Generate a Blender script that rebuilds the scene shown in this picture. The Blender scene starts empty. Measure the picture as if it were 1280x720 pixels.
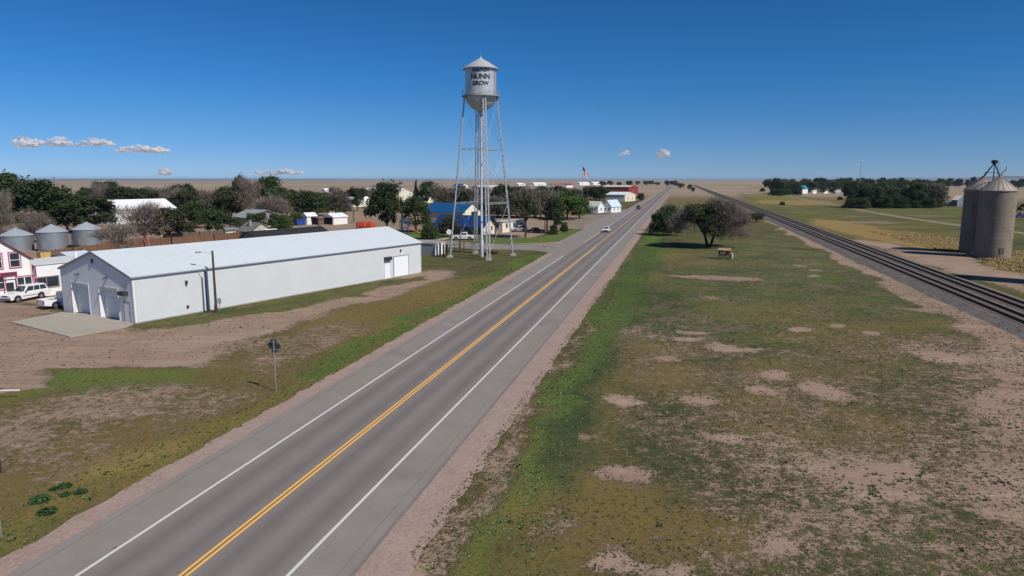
import bpy, math, random
import numpy as np
from mathutils import Vector, Matrix
random.seed(7); rng = np.random.default_rng(7)
C = bpy.context.scene.collection
scene = bpy.context.scene
R = math.radians; PI = math.pi
# ------------------------------------------------------------------ camera model, used to read places off a map of the ground
CAM_H = 14.4; FOC = 870.0; PITCH = math.atan((360-224.5)/FOC)
def P(x, y, z=0.0):
    dx = (x-640)/FOC; dz = -(y-360)/FOC
    Y = math.cos(PITCH)+dz*math.sin(PITCH); Z = -math.sin(PITCH)+dz*math.cos(PITCH)
    t = (z-CAM_H)/Z
    return dx*t, Y*t
def zat(y, Y):
    dz = -(y-360)/FOC
    return CAM_H + Y*(-math.sin(PITCH)+dz*math.cos(PITCH))/(math.cos(PITCH)+dz*math.sin(PITCH))
def px_of(X, Y, Z=0.0):
    z = Z-CAM_H
    return 640+FOC*X/(Y*math.cos(PITCH)-z*math.sin(PITCH))
def mpp(Y):                     # metres per photo pixel at depth Y
    return Y/math.cos(PITCH)/FOC
RH = 13.38                      # heading of the highway and the railway
RD = (math.sin(R(RH)), math.cos(R(RH))); RN = (math.cos(R(RH)), -math.sin(R(RH)))
def road_xy(L, D): return RN[0]*L+RD[0]*D, RN[1]*L+RD[1]*D
def lat(x, y):
    X, Y = P(x, y); return X*RN[0]+Y*RN[1], X*RD[0]+Y*RD[1]
GH = 31.5                       # heading of the town grid

# ------------------------------------------------------------------ tagging
def tag(o, label=None, cat=None, group=None, kind=None):
    if label: o['label'] = label
    if cat: o['category'] = cat
    if group: o['group'] = group
    if kind: o['kind'] = kind
    return o
def empty(name, loc, rz=0.0, label=None, cat=None, group=None):
    o = bpy.data.objects.new(name, None); C.objects.link(o)
    o.location = (loc[0], loc[1], loc[2] if len(loc) > 2 else 0.0); o.rotation_euler = (0, 0, rz)
    o.empty_display_size = .2
    return tag(o, label, cat, group)
def copy_tree(o, parent=None):
    c = o.copy(); C.objects.link(c)
    if parent is not None: c.parent = parent
    for ch in [k for k in bpy.data.objects if k.parent == o]:
        copy_tree(ch, c)
    return c

# ------------------------------------------------------------------ mesh builder
class MB:
    def __init__(s): s.v = []; s.f = []
    def add(s, vs, fs):
        n = len(s.v); s.v += [tuple(v) for v in vs]; s.f += [tuple(i+n for i in f) for f in fs]; return s
    def box(s, x0, x1, y0, y1, z0, z1):
        return s.add([(x0,y0,z0),(x1,y0,z0),(x1,y1,z0),(x0,y1,z0),(x0,y0,z1),(x1,y0,z1),(x1,y1,z1),(x0,y1,z1)],
                     [(0,3,2,1),(4,5,6,7),(0,1,5,4),(1,2,6,5),(2,3,7,6),(3,0,4,7)])
    def prism(s, poly, axis, a, b):          # poly of 2-D points, extruded along an axis
        def pt(p, t):
            return {'x': (t, p[0], p[1]), 'y': (p[0], t, p[1]), 'z': (p[0], p[1], t)}[axis]
        n = len(poly)
        s.add([pt(p, a) for p in poly]+[pt(p, b) for p in poly],
              [tuple(range(n))[::-1], tuple(range(n, 2*n))]+[(i, (i+1) % n, n+(i+1) % n, n+i) for i in range(n)])
        return s
    def tube(s, p, q, r0, r1=None, n=6):
        r1 = r0 if r1 is None else r1
        p = Vector(p); q = Vector(q); d = (q-p)
        if d.length < 1e-6: return s
        d.normalize(); u = d.orthogonal().normalized(); w = d.cross(u)
        vs = [p+(u*math.cos(2*PI*k/n)+w*math.sin(2*PI*k/n))*r0 for k in range(n)] + \
             [q+(u*math.cos(2*PI*k/n)+w*math.sin(2*PI*k/n))*r1 for k in range(n)]
        return s.add(vs, [tuple(range(n))[::-1], tuple(range(n, 2*n))]+[(k, (k+1) % n, n+(k+1) % n, n+k) for k in range(n)])
    def bar(s, p, q, w, h):                  # rectangular bar from p to q
        p = Vector(p); q = Vector(q); d = (q-p).normalized()
        up = Vector((0,0,1)) if abs(d.z) < .95 else Vector((1,0,0))
        u = d.cross(up).normalized()*w/2; t = u.cross(d).normalized()*h/2
        vs = [p-u-t, p+u-t, p+u+t, p-u+t, q-u-t, q+u-t, q+u+t, q-u+t]
        return s.add(vs, [(0,3,2,1),(4,5,6,7),(0,1,5,4),(1,2,6,5),(2,3,7,6),(3,0,4,7)])
    def lathe(s, prof, n=24, cx=0, cy=0, cap=True):
        b = len(s.v); m = len(prof)
        for r, z in prof:
            for k in range(n):
                a = 2*PI*k/n; s.v.append((cx+r*math.cos(a), cy+r*math.sin(a), z))
        for i in range(m-1):
            for k in range(n):
                s.f.append((b+i*n+k, b+i*n+(k+1) % n, b+(i+1)*n+(k+1) % n, b+(i+1)*n+k))
        if cap:
            s.f.append(tuple(b+k for k in range(n))[::-1]); s.f.append(tuple(b+(m-1)*n+k for k in range(n)))
        return s
    def build(s, name, m, parent=None, smooth=False, bevel=0, label=None):
        me = bpy.data.meshes.new(name); me.from_pydata(s.v, [], s.f); me.update()
        if m: me.materials.append(m)
        if smooth:
            me.polygons.foreach_set('use_smooth', [True]*len(me.polygons))
            if hasattr(me, 'set_sharp_from_angle'): me.set_sharp_from_angle(angle=R(38))
        o = bpy.data.objects.new(name, me); C.objects.link(o)
        if parent: o.parent = parent
        if bevel:
            b = o.modifiers.new('bevel', 'BEVEL'); b.width = bevel; b.segments = 2; b.limit_method = 'ANGLE'; b.angle_limit = R(35)
        if label: o['label'] = label
        return o
def np_mesh(name, verts, tris, m, parent=None, k=3):
    verts = np.asarray(verts, dtype=np.float32).reshape(-1, 3); tris = np.asarray(tris, dtype=np.int32).reshape(-1, k)
    me = bpy.data.meshes.new(name)
    me.vertices.add(len(verts)); me.vertices.foreach_set('co', verts.ravel())
    me.loops.add(tris.size); me.loops.foreach_set('vertex_index', tris.ravel())
    me.polygons.add(len(tris)); me.polygons.foreach_set('loop_start', np.arange(0, tris.size, k, dtype=np.int32))
    me.update(calc_edges=True); me.validate()
    if m: me.materials.append(m)
    o = bpy.data.objects.new(name, me); C.objects.link(o)
    if parent: o.parent = parent
    return o

# ------------------------------------------------------------------ materials
def s2l(c): c /= 255.0; return c/12.92 if c <= .04045 else ((c+.055)/1.055)**2.4
def ph(r, g, b, k=.8): return (s2l(r)*k, s2l(g)*k, s2l(b)*k, 1)
class NT:
    def __init__(s, m):
        m.use_nodes = True; s.t = m.node_tree; s.t.nodes.clear()
    def n(s, typ, **kw):
        nd = s.t.nodes.new(typ)
        for k, v in kw.items():
            if k.startswith('in_'):
                key = k[3:].replace('_', ' ')
                s.put(nd.inputs[int(key)] if key.isdigit() else nd.inputs[key], v)
            else: setattr(nd, k, v)
        return nd
    def put(s, sock, v):
        if isinstance(v, bpy.types.NodeSocket): s.t.links.new(v, sock)
        elif isinstance(v, bpy.types.Node): s.t.links.new(v.outputs[0], sock)
        else: sock.default_value = v
    def math(s, op, a, b=0.0, c=None, clamp=False):
        nd = s.t.nodes.new('ShaderNodeMath'); nd.operation = op; nd.use_clamp = clamp
        s.put(nd.inputs[0], a); s.put(nd.inputs[1], b)
        if c is not None: s.put(nd.inputs[2], c)
        return nd.outputs[0]
    def noise(s, vec, scale, detail=4, rough=.55, dist=0):
        nd = s.t.nodes.new('ShaderNodeTexNoise'); s.put(nd.inputs['Vector'], vec)
        nd.inputs['Scale'].default_value = scale; nd.inputs['Detail'].default_value = detail
        nd.inputs['Roughness'].default_value = rough; nd.inputs['Distortion'].default_value = dist
        return nd.outputs['Fac']
    def mix(s, f, a, b, mode='MIX'):
        nd = s.t.nodes.new('ShaderNodeMix'); nd.data_type = 'RGBA'; nd.blend_type = mode
        s.put(nd.inputs[0], f); s.put(nd.inputs[6], a); s.put(nd.inputs[7], b)
        return nd.outputs[2]
    def step(s, x, lo, hi, a=0.0, b=1.0):
        nd = s.t.nodes.new('ShaderNodeMapRange'); nd.clamp = True
        s.put(nd.inputs[0], x)
        for i, v in enumerate((lo, hi, a, b)): s.put(nd.inputs[i+1], v)
        return nd.outputs[0]
    def coord(s, kind='Object'):
        return s.t.nodes.new('ShaderNodeTexCoord').outputs[kind]
    def geo(s, out='Position'):
        return s.t.nodes.new('ShaderNodeNewGeometry').outputs[out]
    def surf(s, col, rough=.8, metal=0.0, bump=None, bstr=.3, bdist=.02, spec=.3, trans=0):
        b = s.t.nodes.new('ShaderNodeBsdfPrincipled')
        s.put(b.inputs['Base Color'], col); s.put(b.inputs['Roughness'], rough); s.put(b.inputs['Metallic'], metal)
        b.inputs['Specular IOR Level'].default_value = spec
        if bump is not None:
            bm = s.t.nodes.new('ShaderNodeBump'); s.put(bm.inputs['Height'], bump)
            bm.inputs['Strength'].default_value = bstr; bm.inputs['Distance'].default_value = bdist
            s.t.links.new(bm.outputs[0], b.inputs['Normal'])
        o = s.t.nodes.new('ShaderNodeOutputMaterial'); sh = b.outputs[0]
        if trans:
            tr = s.t.nodes.new('ShaderNodeBsdfTranslucent'); s.put(tr.inputs[0], col)
            mx = s.t.nodes.new('ShaderNodeMixShader'); mx.inputs[0].default_value = trans
            s.t.links.new(sh, mx.inputs[1]); s.t.links.new(tr.outputs[0], mx.inputs[2]); sh = mx.outputs[0]
        s.t.links.new(sh, o.inputs[0]); return b
MATS = {}
def mat(name, col, rough=.7, metal=0.0, var=.12, scale=1.5, ribs=None, rib_d=.03, rl=.12, spec=.3, stain=0.0, stain_col=(.12,.08,.05,1)):
    """weathered paint / wood / metal; ribs=(axis, pitch) gives sheet-metal ribs or boards as bump plus fine lines"""
    if name in MATS: return MATS[name]
    m = bpy.data.materials.new(name); t = NT(m); co = t.coord()
    a = t.noise(co, scale, 5, .6); b = t.noise(co, scale*9, 3, .6)
    f = t.math('ADD', t.math('MULTIPLY', a, .65), t.math('MULTIPLY', b, .35))
    k = t.step(f, .3, .7, 1-var, 1+var)
    c = t.mix(1.0, col, t.n('ShaderNodeCombineColor', in_0=k, in_1=k, in_2=k).outputs[0], 'MULTIPLY')
    bump = b
    if ribs:
        sx = t.n('ShaderNodeSeparateXYZ', in_0=co)
        w = t.math('FRACT', t.math('DIVIDE', sx.outputs['XYZ'.index(ribs[0])], ribs[1]))
        line = t.math('LESS_THAN', t.math('ABSOLUTE', t.math('SUBTRACT', w, .5)), .09)
        c = t.mix(t.math('MULTIPLY', line, rl), c, (col[0]*.45, col[1]*.45, col[2]*.45, 1))
        bump = t.math('ADD', t.math('MULTIPLY', line, -1.0), t.math('MULTIPLY', b, .2))
    if stain:
        st = t.step(t.noise(co, scale*.8, 8, .7, .6), .56, .68)
        c = t.mix(t.math('MULTIPLY', st, stain), c, stain_col)
    t.surf(c, rough, metal, bump, .35 if ribs else .2, rib_d if ribs else .01, spec)
    MATS[name] = m; return m
def flat(name, col, rough=.5, metal=0.0, spec=.5):
    return mat(name, col, rough, metal, .05, 3, spec=spec)
def glass_mat():
    m = bpy.data.materials.new('dark_glass'); t = NT(m)
    t.surf(t.mix(t.noise(t.coord(), 1.3, 2), (.02,.025,.03,1), (.05,.06,.07,1)), .08, 0, spec=.8); return m
M_glass = glass_mat()
M_white = mat('white_paint', (.78,.78,.76,1), .55, var=.05)
M_chrome = flat('chrome', (.6,.6,.62,1), .25, .9)
M_black = flat('black_rubber', (.02,.02,.022,1), .8)
M_trim = flat('dark_trim', (.04,.04,.045,1), .5)
M_galv = mat('galvanised_steel', (.42,.43,.45,1), .42, .55, .12, 2)
M_wood = mat('grey_pole_wood', (.07,.05,.04,1), .9, 0, .3, 3)
M_conc = mat('concrete', ph(178,170,158), .9, 0, .1, .5, stain=.15)
M_bark = mat('bark', (.07,.055,.045,1), .95, 0, .3, 4)
M_red = flat('red_lens', (.5,.02,.02,1), .3)
M_lamp = flat('clear_lens', (.75,.75,.72,1), .2)

def leaf_mat(name, c0, c1, var=.3, trans=.35):
    m = bpy.data.materials.new(name); t = NT(m); co = t.coord()
    a = t.noise(co, 5.0, 3, .6); b = t.geo('Random Per Island')
    oi = t.n('ShaderNodeObjectInfo').outputs['Random']
    f = t.math('ADD', t.math('MULTIPLY', t.step(a, .35, .65), .6), t.math('MULTIPLY', b, .4))
    k = t.math('MULTIPLY', t.step(oi, 0, 1, .8, 1.22), t.step(b, 0, 1, 1-var, 1+var))
    c = t.mix(1.0, t.mix(f, c0, c1), t.n('ShaderNodeCombineColor', in_0=k, in_1=k, in_2=k).outputs[0], 'MULTIPLY')
    t.surf(c, .7, 0, spec=.15, trans=trans); return m
L_green = leaf_mat('leaves_dark', (.035,.055,.025,1), (.09,.12,.05,1))
L_olive = leaf_mat('leaves_olive', (.048,.06,.03,1), (.11,.12,.06,1))
L_light = leaf_mat('leaves_light', (.05,.09,.022,1), (.12,.17,.05,1))
L_twig = leaf_mat('grey_twigs', (.125,.102,.085,1), (.29,.245,.21,1), .3, 0)
L_conif = leaf_mat('conifer_needles', (.012,.03,.016,1), (.03,.055,.03,1))
# ------------------------------------------------------------------ the ground: what covers it, where
POLYS = []      # (world polygon, feather, attribute, value)
def zone(pts, attr, val, feather=1.5, world=False):
    POLYS.append((np.array(pts if world else [P(*p) for p in pts]), feather, attr, val))
def blob(px, py, rx, attr, val, ry=None, feather=.6, ang=0):
    X, Y = P(px, py); ry = ry or rx*.7
    k = random.randint(7, 10); pts = []
    for i in range(k):
        a = 2*PI*i/k; r = random.uniform(.75, 1.15)
        x, y = rx*r*math.cos(a), ry*r*math.sin(a)
        pts.append((X+x*math.cos(ang)-y*math.sin(ang), Y+x*math.sin(ang)+y*math.cos(ang)))
    zone(pts, attr, val, feather, True)
def band(L0, L1, D0, D1, attr, val, feather=.6):
    zone([road_xy(L0, D0), road_xy(L1, D0), road_xy(L1, D1), road_xy(L0, D1)], attr, val, feather, True)
def inside(poly, x, y, feather):
    n = len(poly); ins = np.zeros(x.shape, bool); dmin = np.full(x.shape, 1e9)
    for i in range(n):
        x0, y0 = poly[i]; x1, y1 = poly[(i+1) % n]
        c = ((y0 > y) != (y1 > y)) & (x < (x1-x0)*(y-y0)/((y1-y0) if y1 != y0 else 1e-9)+x0)
        ins ^= c
        dx, dy = x1-x0, y1-y0; t = np.clip(((x-x0)*dx+(y-y0)*dy)/(dx*dx+dy*dy+1e-9), 0, 1)
        dmin = np.minimum(dmin, np.hypot(x-x0-t*dx, y-y0-t*dy))
    s = np.where(ins, dmin, -dmin)
    return np.clip(.5+s/(2*feather), 0, 1)
def vnoise(x, y, s, seed=0):
    x = x/s; y = y/s; xi = np.floor(x).astype(np.int64); yi = np.floor(y).astype(np.int64); xf = x-xi; yf = y-yi
    def h(a, b):
        q = (a*374761393+b*668265263+seed*144269) & 0x7fffffff
        q = (q ^ (q >> 13))*1274126177 & 0x7fffffff
        return ((q ^ (q >> 16)) & 0xffff)/65535.0
    u = xf*xf*(3-2*xf); v = yf*yf*(3-2*yf)
    return (h(xi, yi)*(1-u)+h(xi+1, yi)*u)*(1-v)+(h(xi, yi+1)*(1-u)+h(xi+1, yi+1)*u)*v
ATTRS = ('bare', 'lush', 'dry', 'pink', 'dark')
def fields(x, y):
    L = x*RN[0]+y*RN[1]; D = x*RD[0]+y*RD[1]
    F = dict(bare=np.full(x.shape, .33), lush=np.full(x.shape, .15), dry=np.full(x.shape, .3), pink=np.full(x.shape, .5), dark=np.full(x.shape, .3))
    far = np.clip((np.hypot(x, y)-450)/500, 0, 1)
    F['bare'] += far*.5; F['dry'] += far*.25; F['lush'] *= 1-far; F['pink'] -= far*.42; F['dark'] *= 1-far
    wx = x+(vnoise(x, y, 6, 1)-.5)*3+(vnoise(x, y, 2, 3)-.5)*1.3; wy = y+(vnoise(x, y, 6, 2)-.5)*3+(vnoise(x, y, 2, 4)-.5)*1.3
    for poly, fe, at, val in POLYS:
        x0, y0 = poly.min(0)-fe-3; x1, y1 = poly.max(0)+fe+3
        idx = np.nonzero((x > x0) & (x < x1) & (y > y0) & (y < y1))[0]
        if len(idx) == 0: continue
        w = inside(poly, wx[idx] if fe < 30 else x[idx], wy[idx] if fe < 30 else y[idx], fe)
        F[at][idx] = F[at][idx]*(1-w)+val*w
    return F
# right field: cover
zone([(560,760),(1400,760),(1400,440),(900,380),(760,400),(640,560)], 'bare', .43, 5)
zone([(560,760),(1400,760),(1400,440),(900,380),(760,400),(640,560)], 'dry', .28, 5)
zone([(560,760),(1400,760),(1400,440),(900,380),(760,400),(640,560)], 'dark', .5, 5)
zone([(790,430),(1130,430),(1230,400),(1050,320),(960,300),(800,330),(790,380)], 'bare', .41, 6)
zone([(790,430),(1130,430),(1230,400),(1050,320),(960,300),(800,330),(790,380)], 'lush', .55, 6)
zone([(790,430),(1130,430),(1230,400),(1050,320),(960,300),(800,330),(790,380)], 'dry', .2, 6)
zone([(940,460),(1110,440),(1170,560),(1120,640),(1000,560)], 'dry', .5, 4)
zone([(1000,400),(1190,400),(1180,425),(1060,440),(960,420)], 'dry', .62, 4)
zone([(1000,400),(1190,400),(1180,425),(1060,440),(960,420)], 'lush', .55, 4)
zone([(900,375),(1060,385),(1040,410),(890,400)], 'dry', .5, 4)
zone([(870,480),(1080,480),(1130,640),(1050,740),(850,740),(840,560)], 'bare', .47, 4)
zone([(950,560),(1120,560),(1190,620),(1150,700),(980,660)], 'bare', .53, 2.5)
zone([(1040,585),(1130,575),(1190,610),(1160,640),(1080,625)], 'bare', .9, 1.2)
zone([(1120,560),(1400,520),(1400,760),(1180,760),(1140,640)], 'bare', .50, 4)
zone([(1180,545),(1400,500),(1400,650),(1240,640)], 'bare', .6, 3)
zone([(1250,600),(1400,590),(1400,660),(1260,650)], 'bare', .78, 2)
zone([(1120,560),(1400,520),(1400,760),(1180,760),(1140,640)], 'pink', .8, 2.5)
zone([(1130,430),(1180,420),(1400,520),(1400,590),(1230,540),(1170,470)], 'bare', .55, 2)
zone([(1130,430),(1180,420),(1400,520),(1400,590),(1230,540),(1170,470)], 'pink', .9, 1.5)
zone([(570,760),(600,660),(640,560),(690,500),(760,470),(720,560),(800,640),(770,760)], 'dry', .7, 4)
zone([(570,760),(600,660),(640,560),(690,500),(760,470),(720,560),(800,640),(770,760)], 'bare', .3, 2.5)
zone([(700,440),(840,440),(870,500),(760,500),(700,480)], 'dry', .55, 3)
zone([(740,330),(900,335),(1000,380),(960,420),(800,420),(740,380)], 'dark', .4, 5)
zone([(780,400),(860,395),(880,430),(800,440)], 'bare', .5, 2.5)
zone([(620,630),(665,630),(690,665),(640,680),(615,660)], 'dark', 1, .8)
zone([(620,630),(665,630),(690,665),(640,680),(615,660)], 'bare', .5, .8)
for q in [(790,505),(850,520),(1000,500),(1130,520),(950,450),(1060,470),(740,570),(870,620),(930,590),(1010,690),(820,700),(900,410),(1100,480),(1215,610),(840,545),(720,620)]:
    blob(q[0], q[1], random.uniform(2, 4.2), 'dark', .95, None, 1.5)
for q in [(840,470),(910,500),(1080,520),(980,470),(700,600),(760,650),(880,660),(830,440),(960,540),(1120,600)]:
    blob(q[0], q[1], random.uniform(2, 4), 'dry', .8, None, 1.8)
for q in [(780,345),(870,330),(900,360),(990,350),(1050,370),(1090,390),(830,385),(960,390),(1010,430),(1130,410),(820,320),(930,310)]:
    blob(q[0], q[1], random.uniform(4, 9), random.choice(['dark','lush','dry']), .7, None, 4)
# bare discs, ant hills
for x, y, r in [(709,506,1.15),(782,495,1.25),(756,585,1.1),(882,498,1.3),(1053,491,1.55),(712,546,.5),(888,545,.7),(1010,583,.8),(970,672,.75),(768,706,.9),(840,712,.7),(871,425,1.3),(868,414,1.2),(926,438,1.7),(995,411,1.6),(787,415,.9),(820,453,.7),(984,474,1.3),(1163,387,2.2),(900,347,3.2),(780,372,.8),(886,372,1.1),(930,349,2.2),(1010,338,1.2),(1016,346,1.2),(995,333,1.2),(865,347,2),(1045,406,1),(700,560,.3),(1080,600,1.2),(960,495,.8),(1185,450,2.2),(1100,418,1.0)]:
    k = .88 if y > 440 else .74
    blob(x, y, r*k, 'bare', 1.0, r*k*.85, .35+r*.3); blob(x, y, r*k, 'pink', .65, r*k*.85, .3)
# strip beside the ballast
SB = [road_xy(*q) for q in [(31.6,30),(31.6,260),(29.8,260),(29.0,140),(28.3,100),(28.2,78),(26,66),(23,57),(19.5,49),(20,45),(31.6,45)]]
zone(SB, 'bare', .85, .8, True)
zone(SB, 'pink', .7, .8, True)
# verge of the highway, right side
band(-9.6, -7.9, 5, 1500, 'bare', .56, .4); band(-9.6, -7.7, 5, 1500, 'pink', .35, .5); band(-9.6, -7.7, 5, 1500, 'dark', .8, .5)
band(-8.0, -6.9, 5, 34, 'lush', .8, .4); band(-8.0, -6.6, 5, 34, 'bare', .15, .5)
band(-8.2, -7.3, 20, 48, 'lush', .95, .3); band(-8.2, -6.2, 44, 75, 'lush', .9, .8); band(-8.2, -5.8, 30, 75, 'bare', .15, .9); band(-8.2,-5.2,30,75,'dry',.1,.9)
band(-8.6, -4.4, 70, 330, 'lush', .9, 1.2); band(-8.6, -3.8, 70, 330, 'bare', .05, 1.2); band(-8.6,-3.8,70,330,'dry',.05,1.2)
zone([(755,350),(800,320),(830,300),(830,318),(800,360),(770,400),(740,430),(725,430)], 'lush', .62, 3)
# far side of the rails
zone([(925,262),(960,240),(1100,260),(1290,290),(1290,300),(1200,300),(1100,290),(1010,277),(960,262)], 'bare', .34, 3)
zone([(925,262),(960,240),(1100,260),(1290,290),(1290,300),(1200,300),(1100,290),(1010,277),(960,262)], 'lush', .42, 3)
for q in [(1010,265),(1060,270),(1120,284),(1180,292),(980,258),(1150,270),(1090,278)]:
    blob(q[0], q[1], random.uniform(6, 12), random.choice(['dry','bare']), .62, None, 5)
zone([(1014,273),(1060,276),(1110,287),(1220,299),(1220,317),(1160,312),(1100,303),(1050,292),(1014,281)], 'dry', 1.0, 2)
zone([(1014,273),(1060,276),(1110,287),(1220,299),(1220,317),(1160,312),(1100,303),(1050,292),(1014,281)], 'lush', .0, 2)
zone([(1014,273),(1060,276),(1110,287),(1220,299),(1220,317),(1160,312),(1100,303),(1050,292),(1014,281)], 'dark', .05, 2)
zone([(1214,316),(1300,312),(1300,345),(1240,336)], 'dry', .9, 1.5); zone([(1214,316),(1300,312),(1300,345),(1240,336)], 'bare', .3, 1.5)
zone([(1085,300),(1160,313),(1215,320),(1245,337),(1300,347),(1300,372),(1160,330),(1070,300)], 'bare', .92, 1.5)
zone([(1085,300),(1160,313),(1215,320),(1245,337),(1300,347),(1300,372),(1160,330),(1070,300)], 'pink', .6, 1.5)
zone([(940,250),(1000,250),(1050,252),(1050,256),(1000,257),(940,255)], 'dry', 1, 6); zone([(940,250),(1000,250),(1050,252),(1050,256),(1000,257),(940,255)], 'dark', 0, 6)
zone([(925,242),(975,243),(1030,251),(960,251),(940,248)], 'lush', .9, 6); zone([(925,242),(975,243),(1030,251),(960,251),(940,248)], 'bare', .05, 6)
zone([(1040,262),(1180,272),(1290,268),(1290,262),(1200,259),(1060,259)], 'lush', .5, 5)
zone([(1090,268),(1140,273),(1215,283),(1215,290),(1130,282),(1085,272)], 'dark', .9, 5)
zone([(870,238),(960,236),(1000,240),(960,243),(900,243)], 'dry', .8, 12)
zone([(870,230),(1010,228),(1010,231),(870,234)], 'dry', 1, 40); zone([(870,230),(1010,228),(1010,231),(870,234)], 'bare', .4, 40)
zone([(930,232),(1010,232),(1010,234),(940,235.5)], 'dry', .2, 25); zone([(930,232),(1010,232),(1010,234),(940,235.5)], 'bare', .2, 25)
zone([(815,236),(860,232),(930,240),(930,250),(860,262),(840,262)], 'dry', .5, 6)
zone([(1180,232),(1300,232),(1300,240),(1190,242)], 'dry', .9, 15)
zone([(1180,244),(1300,244),(1300,254),(1190,256)], 'lush', .4, 6)
# left foreground
zone([(-200,800),(-200,430),(100,430),(280,440),(420,380),(640,340),(690,330),(300,560),(0,720)], 'bare', .34, 3)
zone([(-200,800),(-200,430),(100,430),(280,440),(420,380),(640,340),(690,330),(300,560),(0,720)], 'dry', .62, 3)
zone([(-200,800),(-200,430),(100,430),(280,440),(420,380),(640,340),(690,330),(300,560),(0,720)], 'pink', .45, 3)
zone([(-250,430),(20,396),(160,418),(290,400),(420,370),(530,338),(565,340),(520,358),(430,382),(330,415),(240,455),(120,462),(-250,470)], 'bare', .86, 2)
zone([(-250,430),(20,396),(160,418),(290,400),(420,370),(530,338),(565,340),(520,358),(430,382),(330,415),(240,455),(120,462),(-250,470)], 'pink', .55, 2)
zone([(0,440),(150,440),(150,462),(0,455)], 'pink', .95, 2)
zone([(168,407),(527,343),(530,349),(400,378),(280,402),(200,414)], 'bare', .35, .8); zone([(168,407),(527,343),(530,349),(400,378),(280,402),(200,414)], 'lush', .35, .8)
zone([(60,460),(240,462),(240,490),(120,492),(110,530),(80,530),(75,490),(10,505),(20,490)], 'lush', .95, 1)
zone([(60,460),(240,462),(240,490),(120,492),(110,530),(80,530),(75,490),(10,505),(20,490)], 'bare', .08, 1)
zone([(60,460),(240,462),(240,490),(120,492),(110,530),(80,530),(75,490),(10,505),(20,490)], 'dry', .25, 1)
zone([(-50,468),(65,464),(70,485),(-50,492)], 'bare', .85, 1); zone([(-50,468),(65,464),(70,485),(-50,492)], 'pink', .9, 1)
zone([(110,480),(280,482),(330,490),(250,530),(150,540),(90,620),(0,600),(-100,560),(0,510)], 'bare', .52, 2)
zone([(290,430),(440,400),(470,420),(400,450),(300,470)], 'bare', .5, 2)
zone([(290,430),(440,400),(470,420),(400,450),(300,470)], 'dark', .05, 2)
zone([(100,560),(240,540),(320,510),(200,610),(60,640),(0,640),(30,600)], 'dry', .95, 2.5)
zone([(400,400),(560,350),(620,345),(640,350),(560,380),(440,430)], 'dry', .85, 2.5)
zone([(350,445),(450,410),(560,365),(520,395),(420,440)], 'dark', .55, 2)
band(-26.6, -24.5, 5, 60, 'lush', .85, .9); band(-26.4, -24.5, 5, 130, 'bare', .12, .8)
band(-27.8, -24.6, 45, 132, 'lush', 1.0, 1.3); band(-27.4, -24.6, 45, 132, 'bare', .05, 1.0); band(-27.4,-24.6,45,132,'dry',.1,1.2)
zone([(532,330),(650,322),(690,320),(640,338),(560,340)], 'dark', .6, 2)
# town ground
zone([(-200,300),(45,376),(90,384),(80,345),(200,320),(-200,290)], 'bare', .8, 2); zone([(-200,300),(45,376),(90,384),(80,345),(200,320),(-200,290)], 'pink', .6, 2)
zone([(-200,370),(0,375),(60,385),(60,392),(0,398),(-200,392)], 'bare', .95, 1); zone([(-200,370),(0,375),(60,385),(60,392),(0,398),(-200,392)], 'pink', 1.6, 1)
zone([(0,265),(440,258),(560,268),(500,300),(300,300),(0,320)], 'bare', .6, 6); zone([(0,265),(440,258),(560,268),(500,300),(300,300),(0,320)], 'pink', .35, 6)
zone([(360,280),(440,280),(440,287),(360,290)], 'bare', .95, 2)
zone([(495,288),(560,288),(560,299),(495,302)], 'lush', 1, .8); zone([(495,288),(560,288),(560,299),(495,302)], 'bare', 0, .8); zone([(495,288),(560,288),(560,299),(495,302)], 'dry', 0, .8)
zone([(600,296),(660,299),(738,284),(703,303),(680,305),(620,304),(598,301)], 'lush', 1, .8); zone([(600,296),(660,299),(738,284),(703,303),(680,305),(620,304),(598,301)], 'bare', 0, .8); zone([(600,296),(660,299),(738,284),(703,303),(680,305),(620,304),(598,301)], 'dry', 0, .8)
zone([(560,268),(720,270),(735,282),(660,297),(600,295),(520,285)], 'bare', .85, 1.5); zone([(560,268),(720,270),(735,282),(660,297),(600,295),(520,285)], 'pink', .6, 1.5)
zone([(610,262),(720,262),(720,272),(610,272)], 'dry', .8, 3)
zone([(796,252),(832,236),(843,233),(836,233),(790,246)], 'dry', .8, 3)
zone([(796,233),(833,231),(833,236),(800,240)], 'dry', .9, 10)
zone([(440,270),(500,268),(500,276),(440,278)], 'dry', .9, 3)

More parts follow.
